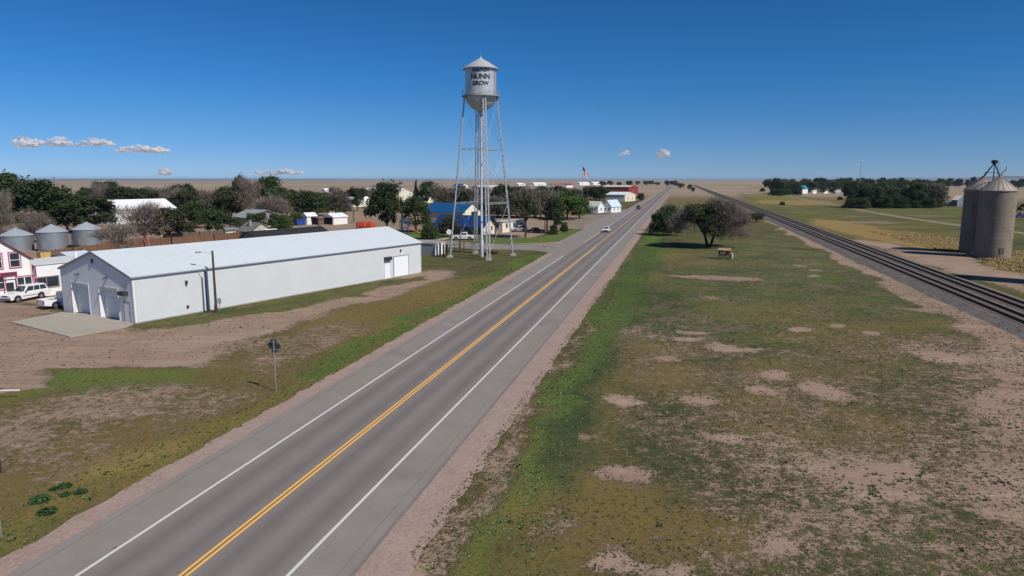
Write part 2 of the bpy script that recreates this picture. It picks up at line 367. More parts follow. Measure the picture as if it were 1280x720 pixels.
def ground_material():
    m = bpy.data.materials.new('prairie_ground'); t = NT(m); co = t.geo('Position')
    A = {a: t.n('ShaderNodeAttribute', attribute_name=a).outputs['Fac'] for a in ATTRS}
    big = t.noise(co, .02, 5, .6); mid = t.noise(co, .22, 6, .62, .4); sm = t.noise(co, 1.5, 5, .62, .3); fi = t.noise(co, 4.5, 4, .65); gr = t.noise(co, 24, 3, .6); xf = t.noise(co, 10, 4, .7)
    dist = t.n('ShaderNodeVectorMath', operation='LENGTH', in_0=co).outputs['Value']
    n = t.math('ADD', t.math('ADD', t.math('MULTIPLY', mid, .2), t.math('MULTIPLY', sm, .28)), t.math('ADD', t.math('MULTIPLY', fi, .3), t.math('MULTIPLY', xf, .22))); md2 = t.noise(co, .09, 5, .6, .5)
    th = t.math('SUBTRACT', .70, t.math('MULTIPLY', A['bare'], .42))
    bare = t.step(t.math('SUBTRACT', n, th), -.03, .03)
    dry = t.step(t.math('ADD', t.math('MULTIPLY', mid, .6), t.math('ADD', t.math('MULTIPLY', sm, .4), t.math('MULTIPLY', A['dry'], .9))), .62, 1.12)
    lush = t.step(t.math('ADD', t.math('ADD', t.math('MULTIPLY', md2, .7), t.math('MULTIPLY', sm, .3)), t.math('MULTIPLY', A['lush'], .9)), .72, 1.3)
    g = t.mix(t.step(t.math('ADD', t.math('MULTIPLY', md2, .7), t.math('MULTIPLY', sm, .3)), .44, .55), ph(60,80,47), ph(97,103,60)); g = t.mix(t.step(t.noise(co, .35, 5, .65), .52, .64, 0, .7), g, ph(104,98,74))
    g = t.mix(t.math('MULTIPLY', t.step(n, .4, .6), A['dark']), g, ph(70,80,58))
    g = t.mix(lush, g, t.mix(t.step(fi, .35, .65), ph(84,106,48), ph(116,132,68)))
    gold = t.step(A['dry'], .86, .97)
    dc = t.mix(t.step(fi, .3, .7), ph(122,104,56), ph(158,136,84))
    g = t.mix(t.math('MULTIPLY', dry, .8), g, dc); g = t.mix(t.math('MULTIPLY', gold, .85), g, t.mix(t.step(sm, .35, .65), ph(146,124,74), ph(176,152,98)))
    # sparse dark specks: shadow-free colour of dead clumps
    spk = t.math('MULTIPLY', t.step(t.noise(co, 3.3, 3, .7), .56, .63), t.math('MULTIPLY', t.math('SUBTRACT', 1.0, lush), .65))
    g = t.mix(t.math('MULTIPLY', spk, t.math('ADD', A['dark'], .35)), g, ph(66,58,44))
    soil = t.mix(A['pink'], ph(178,158,134), ph(172,146,130))
    soil = t.mix(t.step(mid, .35, .68, 0, .5), soil, ph(138,118,100))
    rt = t.noise(t.n('ShaderNodeMapping', in_0=co, in_2=(0,0,R(GH+58.5)), in_3=(.12, 1.3, 1.0)).outputs[0], .8, 5, .6)
    soil = t.mix(t.step(rt, .48, .66, 0, .45), soil, ph(140,116,100)); soil = t.mix(t.step(rt, .46, .34, 0, .4), soil, ph(190,168,146))
    soil = t.mix(t.math('MULTIPLY', t.step(fi, .45, .66), .35), soil, ph(128,108,92))
    c = t.mix(bare, g, soil)
    # far plains: broad pasture colours
    wv = t.n('ShaderNodeMapping', in_0=co, in_3=(.0007, .0022, 1.0), in_2=(0, 0, .3))
    pl = t.noise(wv.outputs[0], 2.2, 5, .6)
    plc = t.mix(t.step(pl, .42, .56), ph(178,160,140), ph(144,132,106))
    plc = t.mix(t.step(t.noise(co, .0016, 4, .6), .5, .62, 0, .7), plc, ph(186,168,142))
    c = t.mix(t.step(dist, 500, 1800, 0, .85), c, plc)
    k = t.math('MULTIPLY', t.step(gr, .25, .75, .8, 1.2), t.step(big, .3, .7, .9, 1.1))
    c = t.mix(1.0, c, t.n('ShaderNodeCombineColor', in_0=k, in_1=k, in_2=k).outputs[0], 'MULTIPLY')
    h = t.math('ADD', t.math('MULTIPLY', t.math('SUBTRACT', 1.0, bare), t.math('ADD', fi, gr)), t.math('MULTIPLY', sm, .4))
    t.surf(c, .95, 0, h, .7, .09, .1); return m
M_ground = ground_material()
def axis_pts(lo, hi, step, far):
    a = list(np.arange(lo, hi, step)); x = a[0]; s = step; pre = []
    while x > -far: s *= 1.07; x -= s; pre.append(x)
    x = a[-1]; s = step
    while x < far: s *= 1.07; x += s; a.append(x)
    return np.array(pre[::-1]+a)
def make_ground():
    ls = axis_pts(-75, 62, .42, 42000); ds = axis_pts(8, 175, .48, 42000)
    LL, DD = np.meshgrid(ls, ds); x = (RN[0]*LL+RD[0]*DD).ravel(); y = (RN[1]*LL+RD[1]*DD).ravel()
    nl, nd = len(ls), len(ds)
    i = (np.arange(nd-1)[:, None]*nl+np.arange(nl-1)[None, :]).ravel()
    q = np.stack([i, i+1, i+nl+1, i+nl], 1)
    o = np_mesh('ground', np.stack([x, y, np.zeros_like(x)], 1), q, M_ground, None, 4)
    F = fields(x, y)
    for a in ATTRS:
        at = o.data.attributes.new(a, 'FLOAT', 'POINT'); at.data.foreach_set('value', F[a].astype(np.float32))
    tag(o, 'dry grass and bare soil plain on both sides of the highway', None, None, 'structure')
make_ground()

# ------------------------------------------------------------------ road, rails: strips in the road's own frame (x = across, y = along)
def strip_obj(name, mb, m, label):
    o = mb.build(name, m); o.rotation_euler = (0, 0, -R(RH)); return tag(o, label, None, None, 'structure')
def sheet(mb, pts, z):
    return mb.add([(p[0], p[1], z) for p in pts], [tuple(range(len(pts)))])
def asphalt(main=True):
    m = bpy.data.materials.new('worn_asphalt' if main else 'side_asphalt'); t = NT(m); co = t.coord()
    fine = t.noise(co, 30, 3, .7); mid = t.noise(co, .5, 6, .6)
    ln = t.n('ShaderNodeMapping', in_0=co, in_3=(1.0, .03, 1.0)); streak = t.noise(ln.outputs[0], 1.6, 5, .6)
    c = t.mix(t.step(mid, .35, .65), ph(144,137,131), ph(154,146,139))
    if main:
        x = t.n('ShaderNodeSeparateXYZ', in_0=co).outputs[0]
        w = None
        for cx in (-19.95, -18.15, -16.25, -14.45):
            d = t.math('ABSOLUTE', t.math('SUBTRACT', x, cx)); g = t.step(d, .12, .78, 1, 0)
            w = g if w is None else t.math('MAXIMUM', w, g)
        w = t.math('MULTIPLY', w, t.step(streak, .3, .65, .5, 1.0))
        lane = t.step(t.math('ABSOLUTE', t.math('SUBTRACT', x, -17.25)), 3.6, 3.75, 1, 0)
        c = t.mix(t.math('MULTIPLY', lane, .5), c, ph(133,126,123))
        c = t.mix(t.math('MULTIPLY', w, .75), c, ph(112,106,104))
        edge = t.step(t.math('ABSOLUTE', t.math('ADD', t.math('SUBTRACT', x, -11.2), t.math('MULTIPLY', t.math('SUBTRACT', mid, .5), .35))), .0, .16, 1, 0)
        c = t.mix(t.math('MULTIPLY', edge, .5), c, ph(100,90,88))
        # old paver seam and hairline cracks
        for cx, s_ in ((-23.1, .05), (-11.75, .03), (-17.25, .02)):
            wob = t.math('ADD', x, t.math('MULTIPLY', t.math('SUBTRACT', streak, .5), .25))
            c = t.mix(t.math('MULTIPLY', t.step(t.math('ABSOLUTE', t.math('SUBTRACT', wob, cx)), .0, s_, 1, 0), .5), c, ph(85,78,76))
        tr = t.noise(t.n('ShaderNodeMapping', in_0=co, in_3=(.25, 1.0, 1)).outputs[0], .35, 8, .7, 1.5)
        c = t.mix(t.math('MULTIPLY', t.step(t.math('ABSOLUTE', t.math('SUBTRACT', tr, .5)), .0, .0022, 1, 0), .4), c, ph(92,86,84))
        c = t.mix(t.step(t.noise(co, .12, 4, .6), .56, .66, 0, .3), c, ph(120,113,110))
        spot = t.step(t.noise(co, 1.1, 2, .5), .74, .77)
        c = t.mix(t.math('MULTIPLY', spot, .6), c, ph(70,66,66))
    if main:
        for cx, sg in ((-11.1, 1), (-23.6, -1)):
            inw = t.math('MULTIPLY', t.math('SUBTRACT', cx, x), float(sg)); e2 = t.math('ADD', inw, t.math('MULTIPLY', t.math('SUBTRACT', t.noise(co, 2.2, 6, .7), .5), -.9))
            c = t.mix(t.step(e2, -.02, .1, .85, 0), c, ph(158,136,130))
    k = t.step(fine, .3, .7, .88, 1.12)
    c = t.mix(1.0, c, t.n('ShaderNodeCombineColor', in_0=k, in_1=k, in_2=k).outputs[0], 'MULTIPLY')
    t.surf(c, .85, 0, fine, .3, .01, .25); return m
M_asph = asphalt(); M_asph2 = asphalt(False)
def gravel(name, c0, c1, sc=9.0, bd=.06):
    m = bpy.data.materials.new(name); t = NT(m); co = t.coord()
    v = t.n('ShaderNodeTexVoronoi', in_Vector=co, in_Scale=sc); f = t.math('ADD', t.math('MULTIPLY', v.outputs['Color'], .5), t.math('MULTIPLY', t.noise(co, .6, 5), .6))
    c = t.mix(t.step(f, .3, .8), c0, c1)
    t.surf(c, .95, 0, v.outputs['Distance'], .8, bd, .15); return m
M_shoulder = gravel('pink_gravel', ph(160,138,128), ph(180,158,146), 7, .02)
M_ballast = gravel('ballast', ph(96,90,86), ph(152,144,136), 7, .1)
M_track = gravel('track_bed', ph(104,92,84), ph(150,134,122), 8, .08)
far_bend = []
def roadpts(L0, L1, D0, D1, n=1):
    return [(L0, D0), (L1, D0), (L1, D1), (L0, D1)]
mb = MB(); sheet(mb, roadpts(-24.6, -9.45, -60, 1250), .004); sheet(mb, [(-24.6,1250),(-9.45,1250),(-20,1700),(-36,1700)], .004)
# ragged outer edge of the gravel shoulder
for L, sgn in ((-24.6, -1), (-9.45, 1)):
    D = -60.0
    prev = (L, D)
    pts = []
    while D < 320:
        pts.append((L+sgn*random.uniform(.02, .42), D)); D += random.uniform(.35, 1.4)
    for a, b in zip(pts, pts[1:]):
        q = [(L, a[1]), (a[0], a[1]), (b[0], b[1]), (L, b[1])]
        sheet(mb, q if sgn > 0 else q[::-1], .004)
strip_obj('road_shoulder', mb, M_shoulder, 'pinkish gravel shoulder along both edges of the highway')
mb = MB(); sheet(mb, roadpts(-23.6, -11.1, -60, 1250), .008); sheet(mb, [(-23.6,1250),(-11.1,1250),(-21.6,1700),(-34.6,1700)], .008)
strip_obj('road', mb, M_asph, 'worn grey two lane highway running away to the horizon')
def paint_mat(name, col, worn):
    m = bpy.data.materials.new(name); t = NT(m); co = t.coord()
    w = t.step(t.noise(co, 7, 6, .75), .5+worn*.1, .62+worn*.1, 1, 0)
    t.surf(t.mix(t.math('MULTIPLY', t.math('SUBTRACT', 1, w), .45), col, ph(140,132,128)), .7, 0, spec=.25); return m
mb = MB(); rngs = [(-60, 131), (161, 237), (243, 1200)]
for L, segs in ((-21.05, rngs), (-13.5, [(-60, 1200)])):
    for a, b in segs: sheet(mb, roadpts(L-.075, L+.075, a, b), .012)
strip_obj('white_edge_line', mb, paint_mat('white_road_paint', ph(226,224,220), 1), 'solid white edge lines of the highway')
mb = MB()
for L, De in ((-17.36, 1200), (-17.12, 150)): sheet(mb, roadpts(L-.055, L+.055, -60, De), .012)
strip_obj('yellow_centre_line', mb, paint_mat('yellow_road_paint', ph(246,182,74,1.0), .9), 'double yellow centre line of the highway')
# town side street and wide apron beyond it
mb = MB()
sheet(mb, [P(*q) for q in [(716,322),(700,318.5),(672,313.3),(640,312),(600,311.5),(560,309),(515,303),(515,298),(560,301),(600,304),(640,306),(680,305),(704,303.5),(724,304)]], .006)
o = mb.build('street', M_asph2); tag(o, 'grey side street joining the highway beside the water tower', None, None, 'structure')
mb = MB(); sheet(mb, [(-27.2,147),(-23.58,140),(-23.58,345),(-26.5,345),(-29,230),(-27.0,200)], .0072)
strip_obj('paved_apron', mb, M_asph2, 'wide paved apron left of the highway beyond the crossing')
mb = MB(); sheet(mb, [P(*q) for q in [(716,287),(737,284.5),(790,262),(772,266),(752,268),(734,268),(722,272)]], .003)
o = mb.build('parking_area', gravel('grey_gravel', ph(128,116,108), ph(160,146,136), 3, .03)); tag(o, 'grey gravel parking area in front of the two white houses', None, None, 'structure')
# kerb along the lawn, footpath by the playground
mb = MB()
kp = [P(*q) for q in [(600,303.6),(640,305.4),(680,304.4),(702,302.9)]]
for a, b in zip(kp, kp[1:]): mb.bar((a[0], a[1], .06), (b[0], b[1], .06), .25, .12)
o = mb.build('kerb', M_conc); tag(o, 'pale concrete kerb between side street and lawn', None, None, 'structure')
mb = MB(); sheet(mb, [P(*q) for q in [(500,303.5),(556,299.8),(563,297.5),(558,297),(548,299),(500,301.2)]], .009)
o = mb.build('footpath', M_conc); tag(o, 'pale concrete footpath along the playground lawn', None, None, 'structure')
mb = MB(); sheet(mb, [P(*q) for q in [(14,403.5),(77,391),(108,393),(168,405.5),(160,409),(87,422)]], .02)
mb.f = [f for f in mb.f]
pts = [P(*q) for q in [(14,403.5),(77,391),(108,393),(168,405.5),(160,409),(87,422)]]
mb = MB().prism(pts, 'z', .0, .10)
o = mb.build('concrete_apron', M_conc); tag(o, 'pale concrete slab in front of the white metal building', None, None, 'structure')
# dirt roads on the right
def ribbon(name, pts, w, z, m, label, far=1.0):
    pts = [Vector((*P(*p), z)) for p in pts]; l = []; r = []
    for i, p in enumerate(pts):
        d = (pts[min(i+1, len(pts)-1)]-pts[max(i-1, 0)]).normalized(); n_ = Vector((d.y, -d.x, 0))*w/2
        l.append(p-n_); r.append(p+n_)
    mb = MB(); mb.add(l+r, [(i, i+1, len(l)+i+1, len(l)+i)[::-1] for i in range(len(l)-1)])
    o = mb.build(name, m); return tag(o, label, None, None, 'structure')
M_dirt = gravel('dirt_track', ph(138,122,106), ph(160,142,122), 1.2, .02)
ribbon('dirt_road', [(930,236.5),(952,240),(985,245.5),(1016,251.5),(1050,257.5),(1085,264.5),(1134,272.5),(1201,282),(1300,294)], 4.2, .006, M_dirt, 'pale dirt road crossing the field beyond the railway')
ribbon('dirt_road', [(1040,257.8),(1100,259.3),(1180,260.2),(1300,261)], 5, .004, M_dirt, 'pale dirt lane along the foot of the tree belt')
ribbon('dirt_road', [(700,283.5),(716,276),(731,270.5)], 7, .005, M_dirt, 'short pale dirt drive beside the white houses')

# railway: two tracks on ballast
mb = MB()
prof = [(31.0,0),(32.4,.42),(39.6,.42),(41.2,.02),(41.2,-.1),(31.0,-.1)]
mb.prism(prof, 'y', -80, 1900)
o = strip_obj('ballast', mb, M_ballast, 'grey stone ballast bed of the railway')
M_rail = mat('rusty_rail', (.075,.05,.04,1), .5, .5, .2, 2); M_tie = mat('dark_timber_ties', (.17,.14,.12,1), .95, 0, .3, 1)
for cx, lab in ((34.15, 'nearer railway track of two with dark rails on ballast'), (37.75, 'farther railway track of two with dark rails on ballast')):
    t_ = empty('railway_track', (0,0,0), -R(RH), lab, 'railway track', 'railway tracks')
    bed = MB(); bed.box(cx-1.45, cx+1.45, -80, 1900, .422, .452); bed.build('track_bed', M_track, t_)
    for s in (-1, 1):
        r = MB(); x = cx+s*.76
        r.prism([(x-.09,.50),(x+.09,.50),(x+.02,.55),(x+.05,.68),(x+.05,.72),(x-.05,.72),(x-.05,.68),(x-.02,.55)], 'y', -80, 1900)
        r.build('rail', M_rail, t_)
    ti = MB(); D = -20.0
    while D < 420:
        ti.box(cx-1.3, cx+1.3, D, D+.24, .44, .505); D += .56
    tag(ti.build('sleepers', M_tie, t_), None, None, None, 'stuff')
# third, rusty siding beside the silos
t_ = empty('railway_siding', (0,0,0), 0, 'rusty overgrown siding track beside the two silos', 'railway track')
for off in (0, 1.5):
    a = P(1205,316.5+off*2.3); b = P(1330,341+off*3.2)
    MB().bar((a[0],a[1],.08),(b[0],b[1],.08),.1,.16).build('rail', M_rail, t_)
# ------------------------------------------------------------------ sky, sun, camera, air
def setup():
    w = bpy.data.worlds.new('World'); scene.world = w; t = NT(w)
    sky = t.n('ShaderNodeTexSky', sky_type='NISHITA', sun_disc=False, sun_elevation=R(46), altitude=1500, air_density=1.0, dust_density=.15, ozone_density=6.0)
    gm = t.n('ShaderNodeNewGeometry'); tc = t.n('ShaderNodeTexCoord'); lift = t.n('ShaderNodeVectorMath', operation='ADD', in_0=tc.outputs['Generated']); lift.inputs[1].default_value = (0, 0, .055)
    t.t.links.new(lift.outputs[0], sky.inputs['Vector'])
    SUNDIR = Vector((.765, -.644, 0)).normalized()
    az = math.atan2(SUNDIR.x, SUNDIR.y)       # clockwise from +Y
    sky.sun_rotation = az
    g = t.n('ShaderNodeGamma', in_0=sky.outputs[0], in_1=1.38)
    hs = t.n('ShaderNodeHueSaturation', in_Color=g.outputs[0], in_Saturation=1.06, in_Value=1.0)
    zz = t.n('ShaderNodeSeparateXYZ', in_0=tc.outputs['Generated']).outputs[2]
    tint = t.mix(t.step(zz, .01, .14), (.68,.57,.56,1), (.37,.67,.70,1)); tint = t.mix(t.step(zz, .35, .85), tint, (1.0,.85,.72,1))  # upper sky, out of view, tinted warm for a more neutral fill light
    bg = t.n('ShaderNodeBackground', in_0=t.mix(1.0, hs.outputs[0], tint, 'MULTIPLY'), in_1=.07)
    t.n('ShaderNodeOutputWorld', in_0=bg.outputs[0])
    s = bpy.data.lights.new('sun', 'SUN'); s.energy = 4.5; s.angle = R(.53); s.color = (1.0, .935, .84)
    so = bpy.data.objects.new('sun', s); C.objects.link(so)
    el = R(46); d = Vector((SUNDIR.x*math.cos(el), SUNDIR.y*math.cos(el), math.sin(el)))
    so.rotation_euler = (-d).to_track_quat('-Z', 'Y').to_euler(); so.location = (60, -60, 90)
    cam = bpy.data.cameras.new('camera'); co = bpy.data.objects.new('camera', cam); C.objects.link(co)
    co.location = (0, 0, CAM_H); co.rotation_euler = (R(90)-PITCH, 0, 0)
    cam.sensor_width = 36; cam.lens = 36*FOC/1280; cam.clip_end = 90000; cam.clip_start = .5
    scene.camera = co
    vs = scene.view_settings; vs.view_transform = 'Standard'; vs.look = 'None'; vs.gamma = 1; vs.exposure = 0.0; vs.use_curve_mapping = False
setup()
HAZE = True
def haze():
    mb = MB(); mb.box(-36000, 36000, -600, 36000, -1.0, 45.0)
    m = bpy.data.materials.new('haze_air'); t = NT(m)
    v = t.n('ShaderNodeVolumePrincipled'); v.inputs['Color'].default_value = (.62,.78,1,1); v.inputs['Density'].default_value = HAZE_D
    v.inputs['Anisotropy'].default_value = .2
    o = t.n('ShaderNodeOutputMaterial'); t.t.links.new(v.outputs[0], o.inputs['Volume'])
    ob = mb.build('haze', m); tag(ob, 'thin bluish haze over the far plains', None, None, 'stuff')
HAZE_D = 4.5e-5
if HAZE: haze()
def hills():
    # long low ridges on the skyline
    m = mat('far_hill', (.10,.10,.09,1), .95, 0, .1, .0004)
    for (x0, x1, dist, h, seed, lab) in ((1010, 1500, 30000, 150, 3, 'low blue ridge on the skyline at right'), (-300, 560, 33000, 30, 9, 'faint low ridge along the skyline at left')):
        mb = MB(); n = 90; rs = random.Random(seed); prof = []
        for i in range(n+1):
            t = i/n; e = min(1, t*4, (1-t)*4)
            z = 14+h*e*(.55+.45*math.sin(t*9+seed)*.5+.25*math.sin(t*23+seed))
            X = (x0+(x1-x0)*t-640)/FOC*dist; prof.append((X, z))
        vs = []; fs = []
        for X, z in prof: vs += [(X, dist-900, -5), (X, dist, max(z, 0)), (X, dist+1500, -5)]
        for i in range(n):
            a = 3*i; fs += [(a, a+3, a+4, a+1), (a+1, a+4, a+5, a+2)]
        mb.add(vs, fs); tag(mb.build('hills', m, smooth=True), lab, None, None, 'structure')
hills()
def cloud_mat():
    m = bpy.data.materials.new('cloud_vapour'); t = NT(m); co = t.coord()
    n = t.noise(co, .009, 7, .6)
    d = t.n('ShaderNodeBsdfDiffuse', in_0=(.85,.85,.86,1)); tr = t.n('ShaderNodeBsdfTranslucent', in_0=(.85,.86,.88,1)); tp = t.n('ShaderNodeBsdfTransparent')
    m1 = t.n('ShaderNodeMixShader', in_0=.55); t.t.links.new(d.outputs[0], m1.inputs[1]); t.t.links.new(tr.outputs[0], m1.inputs[2])
    m2 = t.n('ShaderNodeMixShader', in_0=t.step(n, .36, .58, 0, .9)); t.t.links.new(tp.outputs[0], m2.inputs[1]); t.t.links.new(m1.outputs[0], m2.inputs[2])
    o = t.n('ShaderNodeOutputMaterial'); t.t.links.new(m2.outputs[0], o.inputs[0]); return m
M_cloud = cloud_mat()
def cloud(px, py, wpx, hpx, label, seed, k=1.0):
    rs = random.Random(seed); dist = 9000.0; mp = dist/math.cos(PITCH)/FOC; W = wpx*mp*1.15; H = hpx*mp*1.35
    o = empty('cloud', ((px-640)*mp*1.0, dist, zat(py+hpx*.5, dist)), 0)
    bpy.data.objects.remove(o)
    bl = [];
    n = max(9, int(wpx/hpx*6))
    for i in range(n):
        t = (i+.5)/n*2-1; r = H*.5*rs.uniform(.35, .72)*(1-.5*abs(t))
        bl.append((t*(W/2-r), rs.uniform(-.3, .3)*H, r*.75+rs.uniform(0, .25)*H, r))
    # one continuous body: a displaced hull over the puffs
    import bmesh
    bm = bmesh.new()
    for x, y, z, r in bl:
        bmesh.ops.create_icosphere(bm, subdivisions=3, radius=r, matrix=Matrix.Translation((x, y, z))@Matrix.Diagonal((1.35, 1.2, .72, 1)))
    me = bpy.data.meshes.new('cloud'); bm.to_mesh(me); bm.free(); me.materials.append(M_cloud)
    ob = bpy.data.objects.new('cloud', me); C.objects.link(ob); ob.location = ((px-640)*mp, dist, zat(py+hpx*.6, dist))
    rm = ob.modifiers.new('remesh', 'REMESH'); rm.mode = 'VOXEL'; rm.voxel_size = max(H*.06, 6); sm = ob.modifiers.new('smooth', 'SMOOTH'); sm.iterations = 2; sm.factor = .5; tx = bpy.data.textures.new('cloud_lumps', 'CLOUDS'); tx.noise_scale = H*.22; tx.noise_depth = 4; dm = ob.modifiers.new('lumps', 'DISPLACE'); dm.texture = tx; dm.strength = H*.3; dm.texture_coords = 'LOCAL'
    tag(ob, label, 'cloud', 'small white clouds over the plain')
cloud(54, 175.5, 38, 15, 'bright puffy cloud farthest left in the sky', 1)
cloud(90, 175, 30, 14, 'small round cloud right beside the leftmost one', 2)
cloud(135, 177, 44, 11, 'long thin cloud right of the two puffy ones', 3)
cloud(192, 185, 60, 11, 'flat stretched cloud ending the left row of clouds', 4)
cloud(356, 214, 54, 8, 'low faint cloud just above the horizon over town trees', 5)
cloud(217, 214, 14, 12, 'tiny faint cloud low over the white warehouse', 6)
cloud(776, 190, 13, 8, 'smaller of two tiny clouds right of the water tower', 7)
cloud(824, 190, 16, 13, 'larger of two tiny clouds right of the water tower', 8)
# ------------------------------------------------------------------ water tower
def text_mesh(txt, size, offset=.02):
    cu = bpy.data.curves.new('t', 'FONT'); cu.body = txt; cu.size = size; cu.align_x = 'CENTER'; cu.align_y = 'CENTER'
    cu.offset = offset; cu.extrude = .012; cu.resolution_u = 4
    o = bpy.data.objects.new('t', cu); C.objects.link(o); dg = bpy.context.evaluated_depsgraph_get(); dg.update()
    me = bpy.data.meshes.new_from_object(o.evaluated_get(dg)); bpy.data.objects.remove(o); bpy.data.curves.remove(cu)
    return me
def tower():
    Y = 131.0; X = (602.6-640)*mpp(Y); T = empty('water_tower', (X, Y, 0), 0, 'tall silver water tower on four lattice legs with town slogan on its tank', 'water tower')
    silver = bpy.data.materials.new('aluminium_paint'); nt = NT(silver); co_ = nt.coord(); sp_ = nt.n('ShaderNodeSeparateXYZ', in_0=co_)
    an_ = nt.math('ARCTAN2', sp_.outputs[1], sp_.outputs[0]); stx = nt.noise(nt.n('ShaderNodeMapping', in_0=co_, in_3=(1.6,1.6,.14)).outputs[0], 1.4, 7, .7)
    cc_ = nt.mix(nt.step(nt.noise(co_, .6, 5, .6), .35, .65), (.50,.51,.53,1), (.60,.61,.62,1)); cc_ = nt.mix(nt.step(stx, .52, .7, 0, .55), cc_, (.27,.24,.21,1))
    seam_ = nt.math('LESS_THAN', nt.math('ABSOLUTE', nt.math('SUBTRACT', nt.math('FRACT', nt.math('MULTIPLY', an_, 1.59)), .5)), .008)
    nt.surf(nt.mix(nt.math('MULTIPLY', seam_, .5), cc_, (.2,.2,.2,1)), nt.step(stx, .4, .7, .34, .6), .35, nt.noise(co_, 1.1, 4), .15, .05)
    silver2 = mat('aluminium_roof', (.55,.55,.55,1), .45, .3, .12, .6)
    r = 2.82; za, ze, zb = 36.3, 34.25, 29.55
    tk = MB().lathe([(r, zb), (r, 31.0), (r+.02, 31.0), (r+.02, 31.06), (r, 31.06), (r, 32.6), (r+.012,32.6),(r+.012,32.66),(r,32.66),(r, ze+.1)], 56, cap=False).build('tank', silver, T, True)
    bowl = [(r*math.cos(a), zb-2.75*math.sin(a)) for a in [i*PI/2/12 for i in range(13)]][::-1]
    b = MB().lathe([(max(q[0], .3), q[1]) for q in bowl], 56, cap=False)
    b.build('bowl', silver, T, True)
    rf = MB(); n = 56
    rf.lathe([(r+.48, ze-.12), (r+.5, ze-.02), (r*.55, ze+1.15), (.22, za-.18), (.22, za-.05), (.12, za)], n, cap=True)
    rfo = rf.build('roof', silver2, T, True)
    f = MB().lathe([(.16, za-.05), (.16, za+.18), (.04, za+.25), (.03, za+.75)], 10); f.build('finial', M_galv, T)
    # balcony ring with rail
    bal = MB().lathe([(r+.004, zb-.06), (r+.62, zb-.06), (r+.62, zb+.02), (r+.004, zb+.02)], 48, cap=False)
    bal.lathe([(r+.6, zb-.28), (r+.63, zb-.28), (r+.63, zb-.061), (r+.6, zb-.061)], 48, cap=False)
    bo = bal.build('balcony', mat('weathered_silver', (.36,.36,.36,1), .5, .4, .2, 1), T)
    ra = MB()
    for k in range(24):
        a = 2*PI*k/24; p = (math.cos(a)*(r+.58), math.sin(a)*(r+.58)); ra.tube((*p, zb+.02), (*p, zb+1.0), .022, n=4)
        a2 = 2*PI*(k+1)/24; q = (math.cos(a2)*(r+.58), math.sin(a2)*(r+.58))
        for zz in (.55, 1.0): ra.tube((*p, zb+zz), (*q, zb+zz), .02, n=4)
    ra.build('handrail', M_galv, bo)
    # lettering, wrapped on the tank, facing the camera side
    ang0 = math.atan2(-Y, -X)-R(1.0)
    vs = []; fs = []
    for txt, size, z, sx in (('WATCH', .86, 33.68, .96), ('NUNN', 1.22, 32.55, .96), ('GROW', 1.0, 31.4, .96)):
        me = text_mesh(txt, size, .042*size); n0 = len(vs)
        for v in me.vertices:
            a = ang0+v.co.x*sx/r; rr = r+.02+v.co.z
            vs.append((rr*math.cos(a), rr*math.sin(a), z+v.co.y))
        fs += [tuple(i+n0 for i in p.vertices) for p in me.polygons]; bpy.data.meshes.remove(me)
    lt = MB(); lt.add(vs, fs); lt.build('lettering', flat('navy_letter_paint', (.012,.014,.03,1), .6), tk)
    # ladder on the tank
    ld = MB()
    la = ang0+R(62)
    for s in (-.2, .2):
        a = la+s/r; ld.tube(((r+.15)*math.cos(a), (r+.15)*math.sin(a), zb), ((r+.15)*math.cos(a), (r+.15)*math.sin(a), ze), .03, n=4)
    for k in range(14):
        z = zb+.3+k*.33
        ld.tube(((r+.15)*math.cos(la-.2/r), (r+.15)*math.sin(la-.2/r), z), ((r+.15)*math.cos(la+.2/r), (r+.15)*math.sin(la+.2/r), z), .018, n=4)
    ld.build('ladder', M_galv, T)
    base_a = math.atan2(-5.9, 1.5); rb, rt = 6.1, 2.98; top = zb-.05
    def lp(k, z): a = base_a+k*PI/2; rr = rb+(rt-rb)*z/top; return Vector((rr*math.cos(a), rr*math.sin(a), z))
    wsil = mat('leg_silver', (.50,.51,.52,1), .5, .35, .2, .8, stain=.3, stain_col=(.2,.16,.13,1))
    for k in range(4):
        a = base_a+k*PI/2; tv = Vector((-math.sin(a), math.cos(a), 0)); m = MB()
        for s in (-1, 1):
            m.bar(lp(k, .25)+tv*s*.26, lp(k, top)+tv*s*.22, .11, .22)
        z = .4; s = 1; rv0 = Vector((math.cos(a), math.sin(a), 0))
        while z < top-.5:
            m.bar(lp(k, z)+tv*s*.2+rv0*.1, lp(k, z+.5)-tv*s*.25+rv0*.1, .07, .02); m.bar(lp(k, z)+tv*s*.2-rv0*.1, lp(k, z+.5)-tv*s*.2-rv0*.1, .07, .02); z += .5; s = -s
        # cover plate on the inner face
        rv = Vector((math.cos(a), math.sin(a), 0))
        m.bar(lp(k, .25)-rv*.14, lp(k, top)-rv*.14, .40, .012) if k % 2 else None
        lg = m.build('leg', wsil, T)
        ft = MB().prism([(-.55,-.55),(.55,-.55),(.55,.55),(-.55,.55)], 'z', -.1, .35); ft.prism([(-.3,-.3),(.3,-.3),(.3,.3),(-.3,.3)], 'z', .35, .52)
        fo = ft.build('footing', M_conc, lg, bevel=.04); p = lp(k, 0); fo.location = (p.x, p.y, 0)
    levels = [10.1, 19.9]
    for z in levels:
        for k in range(4):
            p, q = lp(k, z), lp(k+1, z); m = MB(); up = Vector((0,0,.13))
            m.bar(p+up, q+up, .07, .06); m.bar(p-up, q-up, .07, .06)
            d = q-p; nn = max(4, int(d.length/.5))
            for i in range(nn):
                a_ = p+d*i/nn; b_ = p+d*(i+1)/nn; m.bar(a_+(up if i % 2 else -up), b_+(-up if i % 2 else up), .03, .02)
            m.build('strut', wsil, T)
    lv = [.6]+levels+[top-.3]
